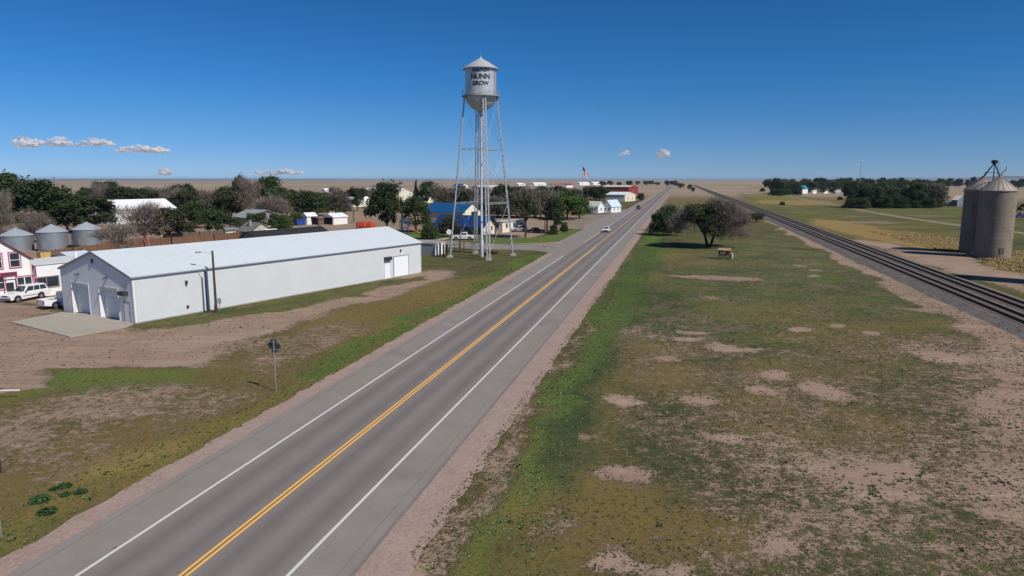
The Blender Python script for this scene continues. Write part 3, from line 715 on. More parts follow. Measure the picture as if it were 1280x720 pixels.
    for i in range(3):
        for k in range(4):
            rods = MB()
            rods.tube(lp(k, lv[i]+.15), lp(k+1, lv[i+1]-.15), .017, n=4); rods.tube(lp(k+1, lv[i]+.15), lp(k, lv[i+1]-.15), .017, n=4)
            rods.build('brace_rod', M_galv, T)
    ris = MB().lathe([(.34, 0), (.34, 3), (.22, 3.2), (.22, 26.0), (.3, 26.0), (.3, 26.9)], 20); ris.build('riser_pipe', wsil, T, True)
    # ladder up a leg
    m = MB(); 
    for s in (-.18, .18):
        m.tube(lp(2, .6)+Vector((s, -.4, 0)), lp(2, top)+Vector((s, -.4, 0)), .025, n=4)
    z = 1.0
    while z < top: m.tube(lp(2, z)+Vector((-.18,-.4,0)), lp(2, z)+Vector((.18,-.4,0)), .014, n=4); z += .4
    m.build('ladder', M_galv, T)
tower()

# ------------------------------------------------------------------ buildings
def H_dirs(H): return (math.sin(R(H)), math.cos(R(H))), (-math.cos(R(H)), math.sin(R(H)))
def ext(o, dv, px):      # how far along dv from ground point o until it shows at photo column px
    lo, hi = 0.0, 400.0
    f = lambda t: px_of(o[0]+dv[0]*t, o[1]+dv[1]*t)-px
    s0 = f(lo)
    for _ in range(60):
        mid = (lo+hi)/2
        if o[1]+dv[1]*mid < 2: hi = mid; continue
        if (f(mid) > 0) == (s0 > 0): lo = mid
        else: hi = mid
    return lo
class B:     # a building: local x runs away along the sunlit wall, local y runs left along the shaded front
    def __init__(s, name, corner, xa, xb, ye, label, cat='building', group=None, H=GH, a=None, b=None, eave=None):
        s.o = P(*corner); da, db = H_dirs(H); s.H = H
        s.a = a or ext(s.o, da, xa); s.b = b or ext(s.o, db, xb)
        s.e = eave or zat(ye, s.o[1])
        s.root = empty(name, s.o, R(90-H), label, cat, group)
    def walls(s, m, ridge='x', rise=1.5, mat_gable=None, base=0.0):
        a, b, e = s.a, s.b, s.e; s.ridge = ridge; s.rise = rise
        mb = MB()
        if rise <= 0: mb.box(0, a, 0, b, base, e)
        elif ridge == 'x': mb.prism([(0,base),(b,base),(b,e),(b/2,e+rise),(0,e)], 'x', 0, a)
        else: mb.prism([(0,base),(a,base),(a,e),(a/2,e+rise),(0,e)], 'y', 0, b)
        s.w = mb.build('wall', m, s.root); return s.w
    def roof(s, m, over=.35, th=.12):
        a, b, e, r = s.a, s.b, s.e, s.rise; mb = MB()
        if r <= 0: mb.box(-over, a+over, -over, b+over, e+.003, e+.003+th)
        else:
            W, Lg = (b, a) if s.ridge == 'x' else (a, b); sl = r/(W/2); z0 = e-over*sl; g = .01
            prof = [(-over, z0+g), (W/2, e+r+g), (W+over, z0+g), (W+over, z0+g+th), (W/2, e+r+g+th), (-over, z0+g+th)]
            mb.prism(prof, 'x' if s.ridge == 'x' else 'y', -over, Lg+over)
        s.r = mb.build('roof', m, s.root); return s.r
    def hip(s, m, over=.4):
        a, b, e, r = s.a, s.b, s.e, s.rise; k = min(a, b)/2
        x0, x1, y0, y1 = -over, a+over, -over, b+over; z = e+.004
        p, q = ((k, b/2, e+r), (a-k, b/2, e+r)) if a > b else ((a/2, k, e+r), (a/2, b-k, e+r))
        v = [(x0,y0,z),(x1,y0,z),(x1,y1,z),(x0,y1,z),(x0,y0,z+.15),(x1,y0,z+.15),(x1,y1,z+.15),(x0,y1,z+.15),p,q]
        f = [(0,3,2,1),(0,1,5,4),(1,2,6,5),(2,3,7,6),(3,0,4,7)]
        f += [(4,5,9,8),(5,6,9),(6,7,8,9),(7,4,8)] if a > b else [(4,5,8),(5,6,9,8),(6,7,9),(7,4,8,9)]
        s.r = MB().add(v, f).build('roof', m, s.root); return s.r
    def _pt(s, face, u, z, out):
        return {'side': (u, -out, z), 'front': (-out, u, z)}[face]
    def _bx(s, mb, face, u0, u1, z0, z1, o0, o1):
        if face == 'side': mb.box(u0, u1, -o1, -o0, z0, z1)
        else: mb.box(-o1, -o0, u0, u1, z0, z1)
    def window(s, face, u, z, w, h, frame=None, nx=1, nz=1, fw=.09, name='window', glass=None, parent=None):
        fr = MB(); f = lambda *q: s._bx(fr, face, *q)
        f(u-w/2, u+w/2, z, z+fw, .005, .07); f(u-w/2, u+w/2, z+h-fw, z+h, .005, .07)
        f(u-w/2, u-w/2+fw, z+fw, z+h-fw, .005, .07); f(u+w/2-fw, u+w/2, z+fw, z+h-fw, .005, .07)
        for i in range(1, nx): c = u-w/2+w*i/nx; f(c-.03, c+.03, z+fw, z+h-fw, .005, .055)
        for i in range(1, nz): c = z+h*i/nz; f(u-w/2+fw, u+w/2-fw, c-.025, c+.025, .005, .05)
        o = fr.build(name, frame or M_white, parent or s.w)
        pn = MB(); s._bx(pn, face, u-w/2+fw*.9, u+w/2-fw*.9, z+fw*.9, z+h-fw*.9, .004, .03)
        pn.build('pane', glass or M_glass, o); return o
    def door(s, face, u, w, h, m, frame=None, name='door', panel=False, z=0.0, ribs=0):
        fr = MB(); f = lambda *q: s._bx(fr, face, *q); k = .1
        f(u-w/2-k, u-w/2, z, z+h+k, .005, .08); f(u+w/2, u+w/2+k, z, z+h+k, .005, .08); f(u-w/2, u+w/2, z+h, z+h+k, .005, .08)
        fo = fr.build('door_frame', frame or M_white, s.w)
        d = MB(); 
        if ribs:
            for i in range(ribs): s._bx(d, face, u-w/2, u+w/2, z+h*i/ribs+.012, z+h*(i+1)/ribs-.012, .004, .045)
            s._bx(d, face, u-w/2+.01, u+w/2-.01, z+.01, z+h-.01, .004, .03)
        else: s._bx(d, face, u-w/2, u+w/2, z, z+h, .004, .05)
        do = d.build(name, m, s.w)
        if not ribs:
            hd = MB(); s._bx(hd, face, u+w/2-.16, u+w/2-.09, z+1.0, z+1.07, .05, .11); hd.build('handle', M_chrome, do)
        return do
def chimney(b, x, y, z0, z1, m, w=.6): MB().box(x-w/2, x+w/2, y-w/2, y+w/2, z0, z1).build('chimney', m, b.r)

W_metal = lambda n, c, p=.6, ax='X': mat(n, c, .5, .05, .05, .4, (ax, p), .003)
M_shedroof = mat('pale_roof_sheets', (.57,.625,.655,1), .5, .0, .05, .3, ('X', 1.2), .0, rl=.05)
def big_building():
    b = B('metal_building', (168,405), 527, 80, 350, 'long white metal building with pale roof beside the highway', H=31.5)
    e = b.e = 4.75; a, w = b.a, b.b; rise = 2.15; b.ridge = 'x'; b.rise = rise; b.e = e
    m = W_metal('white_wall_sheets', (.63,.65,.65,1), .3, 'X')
    mf = W_metal('brightened_gable_sheets', (.80,.80,.79,1), .3, 'Y')  # gable white raised above the side wall's, standing in for grazing sunlight
    def upx(px): return ext(b.o, H_dirs(b.H)[1], px)
    A = (upx(113.5), upx(92.5)); Bq = (upx(150.0), upx(126.8)); hz = 3.35; rec = .5
    z_at = lambda y: e+rise*(1-abs(y-w/2)/(w/2))
    # side and back walls
    mb = MB(); mb.box(.3, a, 0, .25, 0, e); mb.box(.3, a, w-.25, w, 0, e)
    mb.prism([(.25,0),(w-.25,0),(w-.25,e),(w/2,e+rise-.05),(.25,e)], 'x', a-.25, a)
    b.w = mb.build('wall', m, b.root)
    # front gable wall with two door recesses
    mb = MB(); ys = [0, Bq[0], Bq[1], A[0], A[1], w]
    mb.prism([(0,hz),(w,hz),(w,e),(w/2,e+rise),(0,e)], 'x', 0, .3)
    for y0, y1 in ((0, Bq[0]), (Bq[1], A[0]), (A[1], w)): mb.box(0, .3, y0, y1, 0, hz)
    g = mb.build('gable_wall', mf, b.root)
    for (y0, y1) in (A, Bq):
        j = MB(); t_ = .06
        j.box(.301, rec+.3, y0-t_, y0, 0, hz); j.box(.301, rec+.3, y1, y1+t_, 0, hz); j.box(.301, rec+.3, y0-t_, y1+t_, hz, hz+t_)
        d = MB()
        for i in range(6): d.box(rec, rec+.05, y0, y1, hz*i/6+.01, hz*(i+1)/6-.012)
        d.box(rec+.051, rec+.07, y0, y1, 0, hz)
        dd = d.build('roller_door', mat('roller_door_grey', (.74,.75,.76,1), .5, 0, .08), g)
        j.build('door_recess', M_white, dd)
        tr = MB(); tr.box(-.03, -.002, y0-.12, y0, 0, hz+.12); tr.box(-.03, -.002, y1, y1+.12, 0, hz+.12); tr.box(-.03, -.002, y0, y1, hz, hz+.12)
        tr.build('door_trim', M_white, dd)
        lm = MB(); yc = (y0+y1)/2; lm.box(-.25, -.002, yc-.12, yc+.12, 4.35, 4.45); lm.tube((-.25,yc,4.4), (-.45,yc,4.3), .08); lm.build('wall_lamp', M_trim, g)
    r = b.roof(M_shedroof, .12, .1)
    rt = MB(); sl = rise/(w/2)
    for y0, y1 in ((-.14, w/2), (w+.14, w/2)):
        rt.bar((-.15, y0, e-.14*sl+.02), (-.15, y1, e+rise+.02), .05, .22)
    rt.build('gable_trim', mat('grey_trim', (.24,.25,.28,1), .5), r)
    gt = MB(); gt.bar((-.1, -.17, e-.06), (a+.1, -.17, e-.06), .1, .12); gt.build('eave_trim', mat('grey_trim', (.24,.25,.28,1)), r)
    for cx in (-.03, a-.12): MB().box(cx, cx+.15, -.03, -.004, 0, e-.15).build('corner_trim', mat('grey_trim', (.24,.25,.28,1)), b.w)
    # front small door and dark sign over it, side door, side roller
    dy = upx(161.5)
    dr = MB(); dr.box(-.06, -.004, dy-.5, dy+.5, .05, 2.15); do = dr.build('door', M_white, g); MB().box(-.1, -.061, dy-.4, dy-.33, 1.0, 1.1).build('handle', M_trim, do)
    fr = MB(); fr.box(-.09, -.004, dy-.6, dy-.5, 0, 2.25); fr.box(-.09, -.004, dy+.5, dy+.6, 0, 2.25); fr.box(-.09, -.004, dy-.5, dy+.5, 2.15, 2.25); fr.build('door_frame', mat('grey_trim', (.24,.25,.28,1)), do)
    cy = upx(159.5); MB().box(-.5, -.002, cy-.55, cy+.55, 2.85, 3.25).build('awning', M_trim, g)
    MB().box(-.12, -.002, w/2-.12, w/2+.12, 5.75, 6.2).build('gable_vent', M_trim, g)
    da = H_dirs(b.H)[0]
    x0, x1 = ext(b.o, da, 492.5), ext(b.o, da, 510.5)
    b.door('side', (x0+x1)/2, x1-x0, 3.1, mat('bright_door', (.82,.84,.86,1), .4, 0, .02), name='roller_door', ribs=5, frame=mat('grey_trim', (.24,.25,.28,1)))
    x2 = ext(b.o, da, 484.5); b.door('side', x2, 1.1, 2.2, mat('bright_door', (.82,.84,.86,1)))
    sg = MB(); b._bx(sg, 'side', x2-.7, x2+.7, 2.75, 3.25, .004, .4); sg.build('awning', M_trim, b.w)
    xl = ext(b.o, da, 235); lm = MB(); b._bx(lm, 'side', xl-.1, xl+.1, 3.3, 3.7, .004, .25); lm.build('wall_lamp', M_trim, b.w)
    lm = MB(); b._bx(lm, 'side', xl-.12, xl+.12, .75, 1.0, .004, .15); lm.build('outlet_box', M_trim, b.w)
    xl = ext(b.o, da, 501); lm = MB(); b._bx(lm, 'side', xl-.08, xl+.08, 3.75, 4.1, .004, .2); lm.build('wall_lamp', M_trim, b.w)
    fn = MB(); fn.box(.05, a, -.05, -.003, 0, .12); fn.build('foundation', M_conc, b.w)
big_building()

PINK = flat('magenta_trim', (.42,.03,.13,1), .5)
def pink_house():
    b = B('house', (-38,382.5), 44, -90, 360, 'white two storey house with magenta window trim at the left edge', cat='house', b=9)
    b.e = zat(321, P(44,369)[1]); rise_ = zat(298, P(6,375)[1])-b.e; da = H_dirs(GH)[0]; U = lambda px: ext(b.o, da, px)
    apex = U(5.5); b.a = U(43.5)
    wm = mat('white_siding', (.82,.82,.80,1), .6, 0, .04, .8, ('Z', .22), .01)
    b.walls(wm, 'y', rise_)
    b.roof(mat('brown_shingles', (.11,.085,.07,1), .9, 0, .25, 3), .18, .1)
    fz = MB(); a = b.a
    for s0 in (0, 1):
        x0 = -.2 if s0 == 0 else a+.2
        fz.bar((x0, -.205, b.e-.14), (a/2, -.205, b.e+rise_+.02), .05, .16)
    fz.build('gable_trim', mat('maroon_trim', (.16,.04,.04,1)), b.r)
    for px, z, w, h, nx, nz in ((23.7,3.85,1.35,2.0,1,2), (2.0,3.85,1.2,2.0,1,2), (33.0,1.35,1.9,1.5,2,1), (1.0,1.35,1.5,1.9,1,2)):
        b.window('side', U(px), z, w, h, PINK, 1, 1, .11)
        u = U(px); f = MB(); g = .11; q = MB()
        b._bx(q, 'side', u-w/2+g, u+w/2-g, z+g, z+g+.07, .031, .05); b._bx(q, 'side', u-w/2+g, u+w/2-g, z+h-g-.07, z+h-g, .031, .05)
        b._bx(q, 'side', u-w/2+g, u-w/2+g+.07, z+g, z+h-g, .031, .051); b._bx(q, 'side', u+w/2-g-.07, u+w/2-g, z+g, z+h-g, .031, .051)
        if nx == 2: b._bx(q, 'side', u-.05, u+.05, z+g, z+h-g, .031, .052)
        else: b._bx(q, 'side', u-w/2+g, u+w/2-g, z+h/2-.03, z+h/2+.03, .031, .052)
        q.build('window_sash', M_white, b.w)
    b.door('side', U(14.5), 1.15, 2.25, M_white, frame=mat('dark_door_frame', (.05,.03,.05,1)), z=.25)
    pn = MB(); u = U(14.5); b._bx(pn, 'side', u-.4, u+.4, 1.1, 2.2, .051, .07); pn.build('pane', M_glass, b.w)
    sg = MB(); b._bx(sg, 'side', U(3), U(24.5), 2.95, 3.45, .005, .12); so = sg.build('sign_board', PINK, b.w)
    si = MB(); b._bx(si, 'side', U(4.2), U(23.3), 3.03, 3.37, .121, .14); si.build('sign_face', mat('sign_brown', (.10,.05,.06,1), .6, 0, .4, 8), so)
    cb = MB(); b._bx(cb, 'side', b.a-.16, b.a, 0, b.e, .005, .04); cb.build('corner_board', mat('cream_corner', (.6,.55,.4,1)), b.w)
    # low annexe
    o2 = b.o[0]+da[0]*(b.a+.3), b.o[1]+da[1]*(b.a+.3)
    x = B('house', (44,370), 100, 30, 331, 'low white annexe with a double window between house and metal building', cat='house', b=7)
    x.root.location = (o2[0], o2[1], 0); x.o = o2; x.e = zat(332, x.o[1]); x.a = 9.5
    x.walls(wm, 'x', 0); x.roof(mat('dull_flat_roof', (.60,.61,.62,1), .8), .12, .14)
    u = ext(x.o, da, 60)
    x.window('side', u, 1.0, 3.0, 1.5, mat('grey_window_frame', (.35,.34,.36,1)), 2, 1, .12)
    cb = MB(); x._bx(cb, 'side', .0, .16, 0, x.e, .005, .04); cb.build('corner_board', PINK, x.w)
    vt = MB().tube((6.2, 2.5, x.e+.1), (6.2, 2.5, x.e+.95), .16, n=8); vt.build('roof_vent', M_white, x.r)
pink_house()

def simple(name, corner, xa, xb, ye, label, wall, roof, ridge='x', rise=1.5, cat='building', win=(), hip=False, front=None, over=.3, group=None, **kw):
    b = B(name, corner, xa, xb, ye, label, cat, group, **kw)
    b.walls(wall, ridge, rise)
    (b.hip if hip else b.roof)(roof, over)
    for q in win: b.window(q[0], q[1]*(b.a if q[0] == 'side' else b.b), q[2], q[3], q[4], M_white, *(q[5:]))
    return b
mw = mat('white_wall', (.78,.78,.76,1), .6, 0, .06, .6); mw2 = mat('white_sheet_roof', (.80,.82,.84,1), .45, .05, .05, .5, ('X', 1.2), .02)
m_tan = mat('tan_siding', (.50,.45,.34,1), .7, 0, .08, 1, ('Z', .3), .01); m_cream = mat('cream_wall', (.72,.68,.54,1), .7, 0, .06, .6)
m_gsh = mat('grey_shingles', (.16,.155,.145,1), .9, 0, .2, 2); m_grr = mat('grey_green_roof', (.26,.29,.28,1), .8, 0, .15, 1)
m_blue = mat('blue_metal_roof', (.012,.095,.24,1), .42, .1, .1, .6, ('X', .8), .02); m_blue2 = mat('deep_blue_roof', (.012,.05,.17,1), .5, .1, .12, .6, ('Y', .8), .02)
m_grey = mat('grey_wall', (.30,.29,.28,1), .8, 0, .12, .8); m_red = mat('barn_red', (.26,.035,.03,1), .7, 0, .15, .5, ('X', .6), .02)
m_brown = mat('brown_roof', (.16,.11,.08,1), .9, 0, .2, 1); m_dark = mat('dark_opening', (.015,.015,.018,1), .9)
m_palegreen = mat('pale_green_roof', (.42,.47,.40,1), .6, 0, .08, .8); m_pb = mat('pale_blue_roof', (.55,.62,.72,1), .5, 0, .06, .8)

# white warehouse at left
b = simple('warehouse', (146,281), 221, 119, 262.5, 'long white warehouse with white roof behind the dark trees at left', mw, mw2, 'x', 3.0, win=[('side',.2,1.6,1.4,1.0),('side',.75,1.6,1.4,1.0)])
b.door('side', b.a*.45, 3.5, 3.2, mw, ribs=4, name='roller_door')
simple('shed', (222,274), 239, 216, 265, 'low white shed at the right end of the white warehouse', mw, mw2, 'x', .6)
# grain bins
def grain_bin(px, base, ye, ya, wpx, label):
    Y = P(px, base)[1]+wpx*.5*mpp(P(px, base)[1]); r = wpx/2*mpp(Y)*.87; X = (px-640)*mpp(Y)
    T = empty('grain_bin', (X, Y, 0), 0, label, 'grain bin', 'grain bins in a row by the white house')
    e = zat(ye, Y); a = zat(ya, Y-r*.2); m = mat('corrugated_bin', (.30,.33,.36,1), .45, .5, .12, 1.2, ('Z', .28), .03)
    MB().lathe([(r, 0), (r, e)], 36, cap=False).build('shell', m, T, True)
    n = 36; rf = MB(); rf.lathe([(r+.12, e-.04), (r+.12, e+.02), (.35, a-.1), (.35, a+.05), (.1, a+.12)], n)
    for k in range(n//2):
        t = 4*PI*k/n; rf.bar(((r+.1)*math.cos(t), (r+.1)*math.sin(t), e+.04), (.36*math.cos(t), .36*math.sin(t), a-.06), .06, .05)
    rf.build('roof', mat('bin_roof', (.42,.45,.50,1), .5, .3, .1, 1), T)
    d = MB(); d.box(-.45, .45, -r-.06, -r+.1, .5, 2.0); d.build('door', M_galv, T)
grain_bin(27.5, 315, 294, 285.5, 40, 'corrugated grain bin behind the magenta trimmed house, nearest of three')
grain_bin(72, 315, 289.5, 281, 38.5, 'corrugated grain bin in the middle of the row of three')
grain_bin(115.5, 309.5, 286.5, 278, 36, 'corrugated grain bin nearest the grey bare shrubs, rightmost of three')
T = empty('storage_tank', (*P(95.5,308), 0), 0, 'small pale tank standing between two grain bins', 'tank')
MB().lathe([(.9,0),(.9,2.7),(.25,3.2),(.25,3.4)], 20).build('shell', M_white, T, True); MB().tube((.95,0,0),(.95,0,3.0),.05).build('pipe', M_galv, T)

# houses in the town
def house(corner, xa, xb, ye, label, wall, roof, ridge, rise, **kw):
    return simple('house', corner, xa, xb, ye, label, wall, roof, ridge, rise, cat='house', **kw)
b = house((313.5,299), 340, 297, 289.5, 'tan house with grey gable roof behind the long metal building', m_tan, m_gsh, 'y', 1.9, win=[('side',.25,1.0,1.0,1.1),('side',.72,1.0,1.0,1.1),('front',.5,1.0,1.1,1.1)])
chimney(b, b.a*.3, b.b*.5, b.e+.8, b.e+2.6, m_grey)
simple('shed', (336,298), 348, 330, 290, 'small pale porch shed against the right side of the tan house', m_cream, mw, 'x', .5, cat='shed')
simple('shed', (283,300), 295, 280, 287, 'small cream shed left of the tan house', m_cream, m_gsh, 'x', .4, cat='shed', win=[('side',.5,.8,.9,.9)])
b = house((313,285), 352, 291, 272, 'wide house with low grey green roof behind the tan house', m_grey, m_grr, 'y', 2.0, win=[('side',.3,1,1.3,1.1),('side',.7,1,1.3,1.1)], over=.6)
house((282,262), 300, 268, 256, 'house with brown grey roof half hidden among trees', m_tan, m_brown, 'x', 2.2)
b = simple('garage', (417,281), 434.5, 404, 271.5, 'white garage with a wide dark open front', mw, mw2, 'x', 1.0, cat='garage')
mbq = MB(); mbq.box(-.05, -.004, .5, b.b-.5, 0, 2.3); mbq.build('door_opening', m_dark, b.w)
b = simple('carport', (384,281), 396, 378, 270, 'white open carport beside the blue dumpster', mw, mw2, 'x', .9, cat='carport')
b = simple('shed', (398,281), 405, 389, 273, 'brown shed with dark front between carport and garage', m_brown, m_gsh, 'x', .5, cat='shed')
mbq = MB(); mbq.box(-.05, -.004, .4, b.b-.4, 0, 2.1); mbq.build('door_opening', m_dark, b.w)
T = empty('dumpster', (*P(372,282), 0), R(60), 'blue dumpster left of the white carport', 'dumpster')
mbl = flat('blue_paint', (.02,.05,.28,1), .6); MB().prism([(0,0.1),(3.2,.1),(3.5,1.9),(-.3,1.9)], 'y', 0, 1.9).build('bin', mbl, T)
MB().box(-.35, 3.55, -.05, 1.95, 1.91, 1.98).build('lid', M_trim, T)
m_bk = mat('black_roof', (.022,.023,.026,1), .8, 0, .2, 1)
b = simple('building', (322,302), 412, 300, 298.5, 'low building with near black roof behind the ridge of the metal building', m_grey, m_bk, 'x', 1.5)
b = simple('building', (98,331), 125, 60, 326, 'low pale blue roofed building behind the white annexe', mw, m_pb, 'x', 1.1)
# blue roofed pair
b = simple('building', (579,282), 601, 531, 265.5, 'large pale metal shed with bright blue roof behind the water tower', m_cream, m_blue, 'y', 2.6)
gb = mat('shaded_beige_sheets', (.42,.40,.35,1), .6, 0, .06, .5, ('Y', .7), .02); MB().box(-.03, -.004, .1, b.b-.1, 0, b.e-.1).build('darker_front', gb, b.w)  # beige front, with its slight shade put into the colour
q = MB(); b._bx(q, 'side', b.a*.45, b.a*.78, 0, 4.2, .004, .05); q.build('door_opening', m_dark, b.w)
b = simple('building', (604,294), 619, 546, 281.5, 'low building with deep blue roof in front of the larger blue roofed shed', m_cream, m_blue2, 'y', 2.2, over=.9, win=[('side',.25,1.0,.9,1.3),('side',.7,1.0,.9,1.3)])
st = mat('dark_stone', (.17,.15,.14,1), .9, 0, .3, 2); MB().box(-.04, -.004, .1, b.b-.1, 0, b.e-.1).build('darker_front', st, b.w)
for u in (.2,.45,.7): b.window('front', b.b*u, 1.0, 1.4, 1.1, M_white, 2, 1)
b = simple('building', (628,291), 656, 617, 277.5, 'plain cream flat roofed building right of the blue roofed ones', m_cream, mat('pale_flat_roof', (.5,.48,.44,1), .8), 'x', 0, win=[('side',.18,1.1,1.2,1.5),('side',.5,1.1,1.2,1.5),('front',.5,1.1,1.2,1.4)])
q = MB(); b._bx(q, 'side', b.a*.78, b.a*.9, .1, 2.2, .004, .05); q.build('door', m_brown, b.w)
# small shed by the tower
b = simple('shed', (542.5,319.5), 556, 515, 305, 'small white shed with grey shaded wall beside the long metal building', mw, mat('pale_flat_roof', (.5,.48,.44,1)), 'x', .0, cat='shed', over=.1)
MB().box(-.03, -.004, .05, b.b-.05, 0, b.e-.05).build('darker_front', gb, b.w)  # front of the white shed: shade put into a darker sheet
for i, u in enumerate((.08,.36,.64)):
    q = MB(); b._bx(q, 'side', b.a*u, b.a*u+b.a*.2, .1, b.e-.25, .004, .06); q.build('door', M_white, b.w)
# far town
simple('building', (463,254), 481, 452, 240, 'cream hall with pale blue roof beyond the park trees', m_cream, m_pb, 'y', 2.5, win=[('side',.5,2,1.5,1.5)])
simple('building', (496,253), 516, 484, 241, 'cream hall half hidden behind park trees, left of the arched one', m_cream, mw2, 'y', 2.5)
b = B('building', (530,254), 546, 517, 244, 'cream arched hall behind the dark conifer', 'building')
q = MB(); pr = [(0,0)]+[(b.a/2-b.a/2*math.cos(t), b.e+3.0*math.sin(t)) for t in [i*PI/8 for i in range(9)]]+[(b.a,0)]
b.w = q.prism(pr, 'y', 0, b.b).build('wall', m_cream, b.root)
simple('building', (441,259), 463, 434, 251, 'long low white roofed building left of the cream halls', m_cream, mw2, 'x', 1.8)
simple('building', (407,243), 417, 402, 238, 'small white building far left beyond the town trees', mw, mw2, 'x', 1.8)
simple('house', (404,256), 413, 397, 250, 'small white roofed house behind the white garage', mw, mw2, 'y', 1.9, cat='house')
simple('building', (578,237), 585, 566, 232, 'far building with blue roof seen between tower legs', mw, m_blue, 'y', 2.5)
simple('building', (600,240), 626, 590, 234, 'far grey building seen through the water tower legs', m_grey, mat('pale_flat_roof', (.5,.48,.44,1)), 'x', 2)
simple('house', (617,250), 630, 606, 244.5, 'grey roofed house just right of the tower centre pipe', m_cream, m_grr, 'x', 1.8, cat='house')
for i, (x0, x1, yb, ye, lab, rm) in enumerate([(646,657,233.5,230,'far white barn, leftmost of two left of the flagpole',mw2),(664,683,233,229.3,'far long white barn left of the flagpole',mw2),
        (688,705,235,231,'far pinkish red roofed barn near the flagpole',mat('faded_red_roof',(.30,.10,.08,1),.7)),(706,716,235,231,'far bright red roofed barn just left of the flagpole',m_red),
        (722,737,232.5,228.5,'far white barn directly behind the flagpole',mw2),(739,752,232,228.4,'far white barn right of the flagpole',mw2),(757,764,231,227.6,'smallest far white barn above the red building',mw2)]):
    simple('barn', (x0+(x1-x0)*.2, yb-.6), x1, x0, ye+.6, lab, mw, rm, 'x', 3.2, cat='barn', b=12)
# red shop, white shop, two white houses
b = simple('building', (786,243), 797, 753, 233.8, 'dark red commercial building with white windows beyond the white houses', m_red, mat('pale_flat_roof', (.5,.48,.44,1)), 'y', 1.6, win=[('side',.5,2,2,2)])
for i in range(8): b.window('front', b.b*(i+.6)/8.4, 1.2, b.b*.045, 2.4, M_white)
b = simple('building', (781,252), 794, 757, 243.5, 'cream shop with long white roof in front of the red building', m_cream, mw2, 'y', 1.6, win=[('side',.3,1.2,1.5,1.3),('side',.7,1.2,1.5,1.3)])
b = simple('house', (747.5,266.5), 755, 731, 258, 'small white house with pale green roof near the highway', mw, m_palegreen, 'y', 2.0, cat='house')
q = MB(); q.box(-1.9, -.35, b.b*.2, b.b*.85, 2.3, 2.45); q.build('porch_roof', m_palegreen, b.w)
for u in (.22,.5,.83): MB().box(-1.85, -1.7, b.b*u-.07, b.b*u+.07, 0, 2.3).build('porch_post', M_white, b.w)
for u in (.35,.65): b.window('front', b.b*u, .9, 1.3, 1.2, M_white)
b.window('side', b.a*.5, 1, 1.2, 1.3, M_white)
b = simple('house', (764,266), 776, 753.5, 258, 'white house with pale blue roof nearest the highway, right of the green roofed one', mw, m_pb, 'x', 2.6, cat='house')
for u in (.25,.7): b.window('front', b.b*u, .9, 1.2, 1.3, M_white, 2, 1)
for u in (.3,.7): b.window('side', b.a*u, .9, 1.1, 1.3, M_white, 1, 2)
# beyond the railway
simple('house', (1003,242), 1009.5, 996.5, 236, 'white house with bright teal roof at the left end of the tree belt', mw, mat('teal_roof', (.02,.26,.30,1), .5), 'x', 3, cat='house', H=60)
simple('house', (1080,238), 1088, 1074, 233.5, 'white roofed farmhouse among the tree belt', mw, mw2, 'y', 2.5, cat='house', H=60)
simple('shed', (1196,258), 1208, 1189, 250, 'grey metal shed left of the concrete silos', mat('grey_sheets', (.22,.24,.27,1), .5, .3, .1, 1, ('X', .5), .02), mat('pale_flat_roof', (.5,.48,.44,1)), 'y', 2.2, cat='shed', H=60)
simple('house', (1138,244), 1150, 1131, 239, 'pale house half hidden in the dark tree belt', mw, m_grr, 'x', 2.2, cat='house', H=60)
for i, (x, yb, w_, lab) in enumerate([(1016,242,6,'white trailer right of the teal roofed house'),(1029,242,6,'pale trailer in the middle of the yard by the tree belt'),(1044,242.5,7,'grey trailer at the right end of the yard by the tree belt')]):
    simple('trailer', (x, yb), x+w_, x-2.5, yb-3.3, lab, mw if i != 2 else m_grey, mw2, 'x', .4, cat='trailer', H=60)
